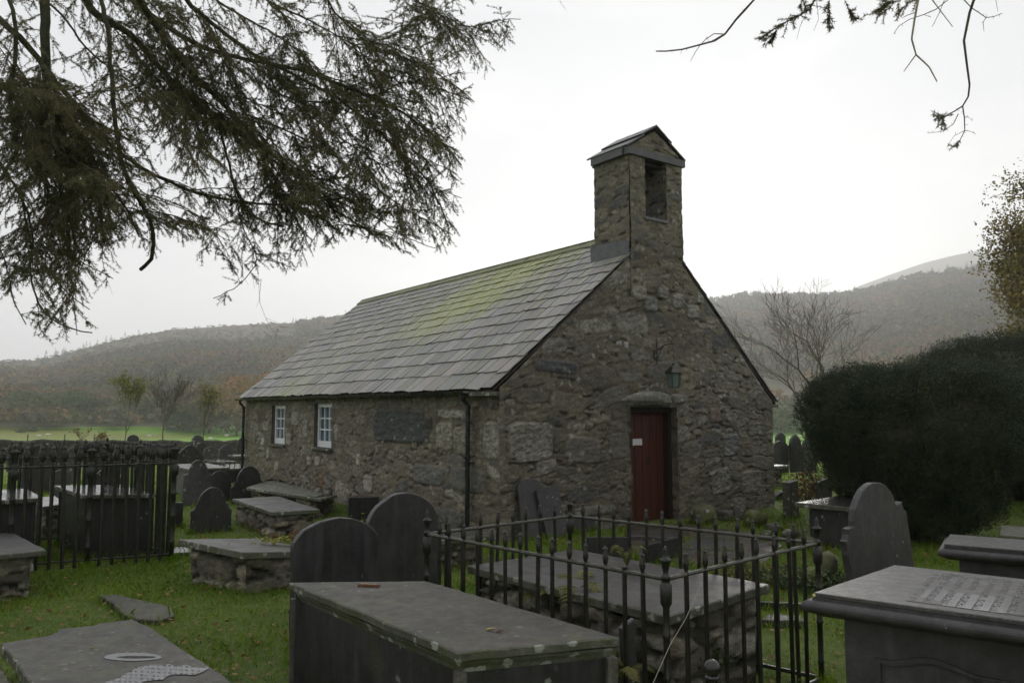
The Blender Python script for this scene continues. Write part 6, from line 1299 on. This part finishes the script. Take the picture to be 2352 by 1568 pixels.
for b_ in bpy.data.objects:
    if b_.type == 'MESH' and (b_.name.startswith(('headstone', 'stone_base', 'side_panel', 'end_panel', 'grave_kerb', 'boulder', 'ground_slab')) or b_.name.startswith('corner_post')):
        r0 = b_.parent.location if b_.parent else Vector((0, 0, 0)); ob_ = b_.location+r0; co_ = np.zeros(len(b_.data.vertices)*3, np.float32); b_.data.vertices.foreach_get('co', co_); co_ = co_.reshape(-1, 3)+np.array(ob_[:])
        lo = co_[(co_[:, 2] < .12) & (np.hypot(co_[:, 0], co_[:, 1]) < 26)]
        if len(lo) < 3: continue
        k = rg.integers(0, len(lo), 260 if np.hypot(*lo[0, :2]) < 13 else 110); FT.append(lo[k, :2]+rg.normal(size=(len(k), 2))*.03)
FT = np.concatenate(FT); n = len(FT); X, Y = FT[:, 0], FT[:, 1]; Z = hland(X, Y)-.005; h = rg.uniform(.04, .15, n)*(.5+.5*rg.random(n)); a = rg.uniform(0, 6.28, n); B_ = np.stack([X, Y, Z], 1); s_ = np.stack([np.cos(a), np.sin(a), 0*a], 1)*.003*np.maximum(1, Y/6)[:, None]
dd_ = rg.normal(size=(n, 2))*.35*h[:, None]; t_ = B_+np.concatenate([dd_, h[:, None]], 1); m_ = B_+np.concatenate([dd_*.3, h[:, None]*.6], 1)
V4 = np.stack([B_-s_, B_+s_, m_+s_*.7, t_, m_-s_*.7], 1).reshape(-1, 3); F4 = (np.arange(n)*5)[:, None]+np.array([[0, 1, 2, 3, 4]]); F3 = np.concatenate([F3, F4+len(V3)]); V3 = np.concatenate([V3, V4])
g = mk('grass', np.concatenate([V1, V2, V3]), np.concatenate([F1, F2+len(V1), F3+len(V1)+len(V2)]), GRASS, None); tag(g, 'short wet grass of the churchyard', 'grass', kind='stuff')
# leaf litter
n = 5200; Y = 3.8+rg.random(n)**.8*9; X = (rg.random(n)*1.4-.7)*Y; ok = ~inpoly(X, Y, KEEP[0]); X, Y = X[ok], Y[ok]; n = len(X); C = np.stack([X, Y, hland(X, Y)+.025+.012*rg.random(n)], 1)
V, Fc = cards(C, rg.uniform(.012, .030, n), .6, .75, rg); g = mk('leaf_litter', V, Fc, LITTER, None); tag(g, 'brown fallen leaves scattered in the grass', 'leaves', kind='stuff')
# single leaves and scraps on the slabs
def leaf(label, px, py, z, L, col, rz):
    c = Vector(P(px, py, z)); out = [(0, 0), (L*.3, L*.18), (L*.7, L*.15), (L, .0), (L*.7, -L*.16), (L*.3, -L*.17)]; V = []
    for x, y in out: V.append((c.x+x*math.cos(rz)-y*math.sin(rz), c.y+x*math.sin(rz)+y*math.cos(rz), z+.004+.012*abs(y)/L+.008*x/L))
    V.append((c.x+L*.5*math.cos(rz), c.y+L*.5*math.sin(rz), z+.003)); solo('fallen_leaf', V, [(i, (i+1) % 6, 6) for i in range(6)], col, label, 'leaf', 'single leaves on the slabs')
LB = simple('brown leaf', (.16, .07, .03), .6, .4, 40); LY = simple('yellow leaf', (.38, .33, .10), .6, .3, 40)
for a in [('curled yellow brown leaf on the foreground chest tomb', 1112, 1361+(1497-1361)*0+98-98+0, .70, .05, LY, .2), ]: pass
for l, px, py, z, L, c, r in [('yellow brown leaf lying on the foreground chest tomb', 1114, 1447, .70, .055, LY, .1), ('dark brown curled leaf beside the yellow one on the foreground tomb', 1137, 1450, .70, .045, LB, -.2), ('orange brown leaf on the ledger inside the railing', 1520, 1372, .65, .05, LB, .1),
                              ('pale leaf caught on the moulded edge of the right chest tomb', 1870, 1372, .85, .04, LY, 1.2), ('yellow leaf on the broken foreground ledger', 203, 1490, .25, .035, LY, .4), ('thin brown twig like leaf on the ledger inside the railing', 1420, 1306, .65, .10, LB, -.1), ('small leaf on the tilted table tomb', 520, 1250, .41, .04, LY, .3)]:
    leaf(l, px, py, z, L, c, r)
c = Vector(P(822, 1345, .70)); d_ = Vector(P(872, 1347, .70))-c; L = d_.length; mb = MB(); mb.box((c+d_/2)+Vector((0, 0, .008)), (L, .022, .012), math.atan2(d_.y, d_.x)); o = mb.solo('memorial_strip', LB, 'narrow brown strip with pale studs on the foreground chest tomb', 'strip')
mb = MB()
for i in range(8): q = c+d_*(.2+.1*i)+Vector((0, 0, .014)); mb.lathe([(.004, 0), (.004, .003), (.001, .004)], q-o.location, 6)
mk('studs', mb.V, mb.F, PALE, o, world=False)
# painted number on the tilted table tomb
cu = bpy.data.curves.new('txt', 'FONT'); cu.body = 'B02'; cu.size = .045; cu.extrude = .0008; to = bpy.data.objects.new('txt', cu); COLL.objects.link(to); bpy.context.view_layer.update()
me = bpy.data.meshes.new_from_object(to); bpy.data.objects.remove(to)
p_ = Vector(D(646, 1368, 7.62)); Vt = np.array([v.co[:] for v in me.vertices]); Ft = [tuple(p.vertices) for p in me.polygons]
a0 = Vector(q6[0]); a1 = Vector(q6[1]); dB_ = (a1-a0); dB_.z = 0; dB_.normalize(); nB_ = Vector((dB_.y, -dB_.x, 0))
tt = None
r_ = ray(641, 1375); k_ = (Vector((a0.x, a0.y, 0)).dot(nB_)+.035)/(r_[0]*nB_.x+r_[1]*nB_.y); st_ = Vector((r_[0]*k_, r_[1]*k_, CZ+r_[2]*k_))
mk('painted_number', [st_+dB_*v[0]+Vector((0, 0, v[1]))+nB_*(v[2]+.004) for v in Vt], Ft, simple('white paint', (.5, .5, .46), .7, .2, 30), t6)
# ferns in the railing
def fern(label, px, py, z, R, nf, seed, mat=FERN, group='ferns in the railed grave', name='fern', zup=.5):
    rg = np.random.default_rng(seed); c = np.array(P(px, py, z)); mb = MB(); fr = MB()
    for k in range(nf):
        a = k*6.28/nf+rg.normal()*.3; L = R*rg.uniform(.7, 1.15); pts = []
        for s in np.linspace(0, 1, 12): pts.append(c+np.array((math.cos(a)*L*s, math.sin(a)*L*s, L*zup*(math.sin(s*2.4))*1.1)))
        fr.tube(pts, list(np.linspace(.003, .001, 12)), 4)
        for i in range(2, 12):
            t_ = pts[i]-pts[i-1]; t_ /= np.linalg.norm(t_); sd = np.cross(t_, (0, 0, 1)); sd /= np.linalg.norm(sd); w_ = .22*L*math.sin(math.pi*(i+.5)/13.5)
            for j in (0, .5):
                b0 = pts[i-1]+(pts[i]-pts[i-1])*j
                for sg in (-1, 1):
                    tip = b0+sd*sg*w_+t_*w_*.45+np.array((0, 0, -w_*.3)); mb.add([b0, b0+t_*.010*L/.3, (b0+tip)/2+t_*.008*L/.3, tip, (b0+tip)/2-t_*.004], [(0, 1, 2, 3, 4)])
    t = thing(name, tuple(c), label, 'fern', group); mk('fronds', mb.V, mb.F, mat, t); mk('stems', fr.V, fr.F, mat, t)
fern('dark arching fern between the foreground tomb and the railed slab', 1262, 1400, .42, .26, 9, 1); fern('yellowing fern below the near edge of the railed slab', 1335, 1440, .34, .26, 9, 2); fern('upright yellow green fern among the near railing bars', 1310, 1455, .34, .34, 7, 3, zup=1.0)
fern('fern drooping beside the right end of the foreground tomb', 1415, 1570, .30, .22, 9, 4); fern('small fern sprouting behind the near corner urn of the railing', 1440, 1300, .66, .14, 7, 5, zup=.9); fern('pale fern by the footstone at the bottom edge', 1395, 1545, .30, .18, 8, 6)
def bush(label, px, py, z, R, n, s, mat, seed, name, cat, sq=.6, group=None, stems=True):
    rg = np.random.default_rng(seed); c = np.array(P(px, py, z)); v = rg.normal(size=(n, 3)); v /= np.linalg.norm(v, axis=1, keepdims=True); C = c+v*R*rg.random((n, 1))**.4*np.array((1, 1, sq))+np.array((0, 0, R*sq*.7))
    t = thing(name, tuple(c), label, cat, group); V, Fc = cards(C, s*rg.uniform(.6, 1.3, n), .7, .3, rg); mk('leaves', V, Fc, mat, t)
    mb = MB()
    for k in range(0, n, max(1, n//40)): mb.tube([c, (c+C[k])/2+np.array((0, 0, .03)), C[k]], [.004, .003, .001], 4)
    mk('stems', mb.V, mb.F, TWIG, t)
bush('bramble spreading over rubble at the foot of the railed tomb', 1600, 1540, .2, .22, 260, .018, IVY, 11, 'bramble', 'bramble')
bush('green and russet weeds on the ground behind the right end of the railed slab', 1720, 1330, 0, .42, 900, .022, FERN, 12, 'weeds', 'plant', .25, 'weeds by the railing')
bush('dark green weeds behind the right corner post of the railing', 1830, 1345, 0, .42, 900, .022, IVY, 13, 'weeds', 'plant', .25, 'weeds by the railing')
bush('weeds around the pale boulder beside the leaning headstone', 1920, 1352, 0, .35, 600, .020, IVY, 14, 'weeds', 'plant', .25, 'weeds by the railing')
bush('rusty brown bracken left of the yew', 1853, 1150, .0, .42, 800, .03, simple('dead bracken', (.14, .075, .035), .9, .4, 8), 15, 'bracken', 'bracken', .8)
bush('dark ivy and weeds growing under the middle of the tall left railing', 200, 1262, 0, .35, 600, .02, IVY, 16, 'weeds', 'plant', .5, 'weeds by the railing')
# sprays on the tilted tomb
c = np.array(P(648, 1247, .36)); t = thing('flower_spray', tuple(c), 'yellow green and rust dried spray lying on the tilted table tomb', 'flowers'); rg = np.random.default_rng(8)
for nm, mt, n_, off in (('yellow_leaves', FLORY, 170, (-.03, 0)), ('rust_leaves', FLORR, 70, (.06, .03))):
    C = c+np.stack([off[0]+rg.normal(size=n_)*.13, off[1]+rg.normal(size=n_)*.05, np.abs(rg.normal(size=n_))*.035+.01], 1)
    if nm[0] == 'r': C[:, 2] += rg.random(n_)*.08
    V, Fc = cards(C, .024*rg.uniform(.5, 1.4, n_), .4, .3, rg); mk(nm, V, Fc, mt, t)
c = np.array(P(868, 1218, .0)); t = thing('flowers', tuple(c), 'cream flower heads standing in front of the low black headstone', 'flowers'); mb = MB(); hd = MB()
for dx, h, r in ((0, .30, .05), (.07, .28, .03), (.03, .36, .018), (-.05, .2, .02), (.11, .22, .02)):
    mb.tube([(c[0], c[1], 0), (c[0]+dx*.6, c[1], h*.6), (c[0]+dx, c[1], h)], .004, 5); V, Fc = rock((c[0]+dx, c[1], h+r*.5), (r*2, r*2, r*1.8), 5, 2, 0, .2); hd.add(V, Fc)
mk('stems', mb.V, mb.F, FERN, t); mk('flower_heads', hd.V, hd.F, FLOW, t)
V, Fc = cards(c+rg.normal(size=(90, 3))*np.array((.09, .05, .05))+np.array((-.05, 0, .12)), .03, .4, .2, rg); mk('leaves', V, Fc, FLORY, t)
# dead stalk inside the near corner of the railing
mb = MB(); mb.tube([D(1500, 1568, 3.75), D(1560, 1450, 3.72), D(1600, 1340, 3.7), D(1650, 1250, 3.66)][0:1]+[D(1510, 1545, 3.74), D(1540, 1478, 3.72), D(1575, 1420, 3.70), D(1612, 1336, 3.68)], [.0022, .002, .0018, .0015, .0008], 4); mb.solo('grass_stalk', PALE, 'dry pale grass stalk leaning across the near railing corner', 'stalk')

# ------------------------------------------------------------------ air, sky, sun, camera
hz = bpy.data.materials.new('haze'); hz.use_nodes = True; nt = hz.node_tree; nt.nodes.clear(); o_ = nt.nodes.new('ShaderNodeOutputMaterial'); pv = nt.nodes.new('ShaderNodeVolumePrincipled')
pv.inputs['Color'].default_value = (.985, .99, 1, 1); pv.inputs['Density'].default_value = HAZE; pv.inputs['Anisotropy'].default_value = .6; nt.links.new(pv.outputs[0], o_.inputs['Volume'])
mb = MB(); mb.box((0, 0, 200), (4900, 4900, 460)); h_ = mb.build('haze', hz); tag(h_, 'thin grey valley mist', 'haze', kind='stuff')
W = bpy.data.worlds.new('World'); SC.world = W; W.use_nodes = True; nt = W.node_tree; nt.nodes.clear(); out = nt.nodes.new('ShaderNodeOutputWorld')
SAZ, SEL = math.radians(13), math.radians(12); sd = (math.sin(SAZ)*math.cos(SEL), math.cos(SAZ)*math.cos(SEL), math.sin(SEL))
sky = nt.nodes.new('ShaderNodeTexSky'); sky.sky_type = 'NISHITA'; sky.sun_disc = False; sky.sun_elevation = SEL; sky.sun_rotation = SAZ; sky.dust_density = .8; sky.air_density = 1.0
b1 = nt.nodes.new('ShaderNodeBackground'); b1.inputs[1].default_value = .05; hs_ = nt.nodes.new('ShaderNodeHueSaturation'); hs_.inputs['Saturation'].default_value = .35; nt.links.new(sky.outputs[0], hs_.inputs['Color']); nt.links.new(hs_.outputs[0], b1.inputs[0])
class WN(NT):
    def __init__(s, t): s.t = t
m = WN(nt); tc = nt.nodes.new('ShaderNodeTexCoord'); gen = tc.outputs['Generated']
dot = nt.nodes.new('ShaderNodeVectorMath'); dot.operation = 'DOT_PRODUCT'; nt.links.new(gen, dot.inputs[0]); dot.inputs[1].default_value = sd
f = m.math('ADD', m.math('MULTIPLY', dot.outputs['Value'], .5), .5)
lum = m.ramp(f, [(0, SKY[0]), (.5, SKY[1]), (.80, SKY[2]), (.97, SKY[3])])
mp = m.pos((1.0, 1.0, 2.6), gen, 4.4); cn = nt.nodes.new('ShaderNodeTexNoise'); cn.inputs['Scale'].default_value = 1.5; cn.inputs['Detail'].default_value = 6; cn.inputs['Roughness'].default_value = .5; cn.inputs['Distortion'].default_value = .4; nt.links.new(mp, cn.inputs['Vector'])
cl = m.ramp(cn.outputs['Fac'], [(.40, (.76, .775, .80)), (.60, (1.0, 1.0, 1.0))])
b2 = nt.nodes.new('ShaderNodeBackground'); nt.links.new(cl, b2.inputs[0]); nt.links.new(lum, b2.inputs[1]); ad = nt.nodes.new('ShaderNodeMixShader'); ad.inputs[0].default_value = .90; nt.links.new(b1.outputs[0], ad.inputs[1]); nt.links.new(b2.outputs[0], ad.inputs[2]); nt.links.new(ad.outputs[0], out.inputs[0])
ld = bpy.data.lights.new('sun', 'SUN'); ld.energy = SUNE; ld.angle = math.radians(18); ld.color = (1, .96, .9); lo = bpy.data.objects.new('sun', ld); COLL.objects.link(lo); lo.rotation_euler = Vector((-sd[0], -sd[1], -sd[2])).to_track_quat('-Z', 'Y').to_euler(); lo.location = (0, 0, 20)
cd = bpy.data.cameras.new('camera'); cd.sensor_width = 36; cd.lens = 36*F/2352; cd.clip_start = .05; cd.clip_end = 20000; co = bpy.data.objects.new('camera', cd); COLL.objects.link(co); co.location = (0, 0, CZ); co.rotation_euler = (math.pi/2+TH, 0, 0); SC.camera = co
SC.view_settings.view_transform = 'Standard'; SC.view_settings.look = 'None'; SC.view_settings.exposure = EXPO; SC.view_settings.gamma = 1
SC.cycles.volume_bounces = 3; SC.cycles.max_bounces = 6; SC.cycles.transparent_max_bounces = 8
print('objects', len(bpy.data.objects), 'polys', sum(len(o.data.polygons) for o in bpy.data.objects if o.type == 'MESH'))
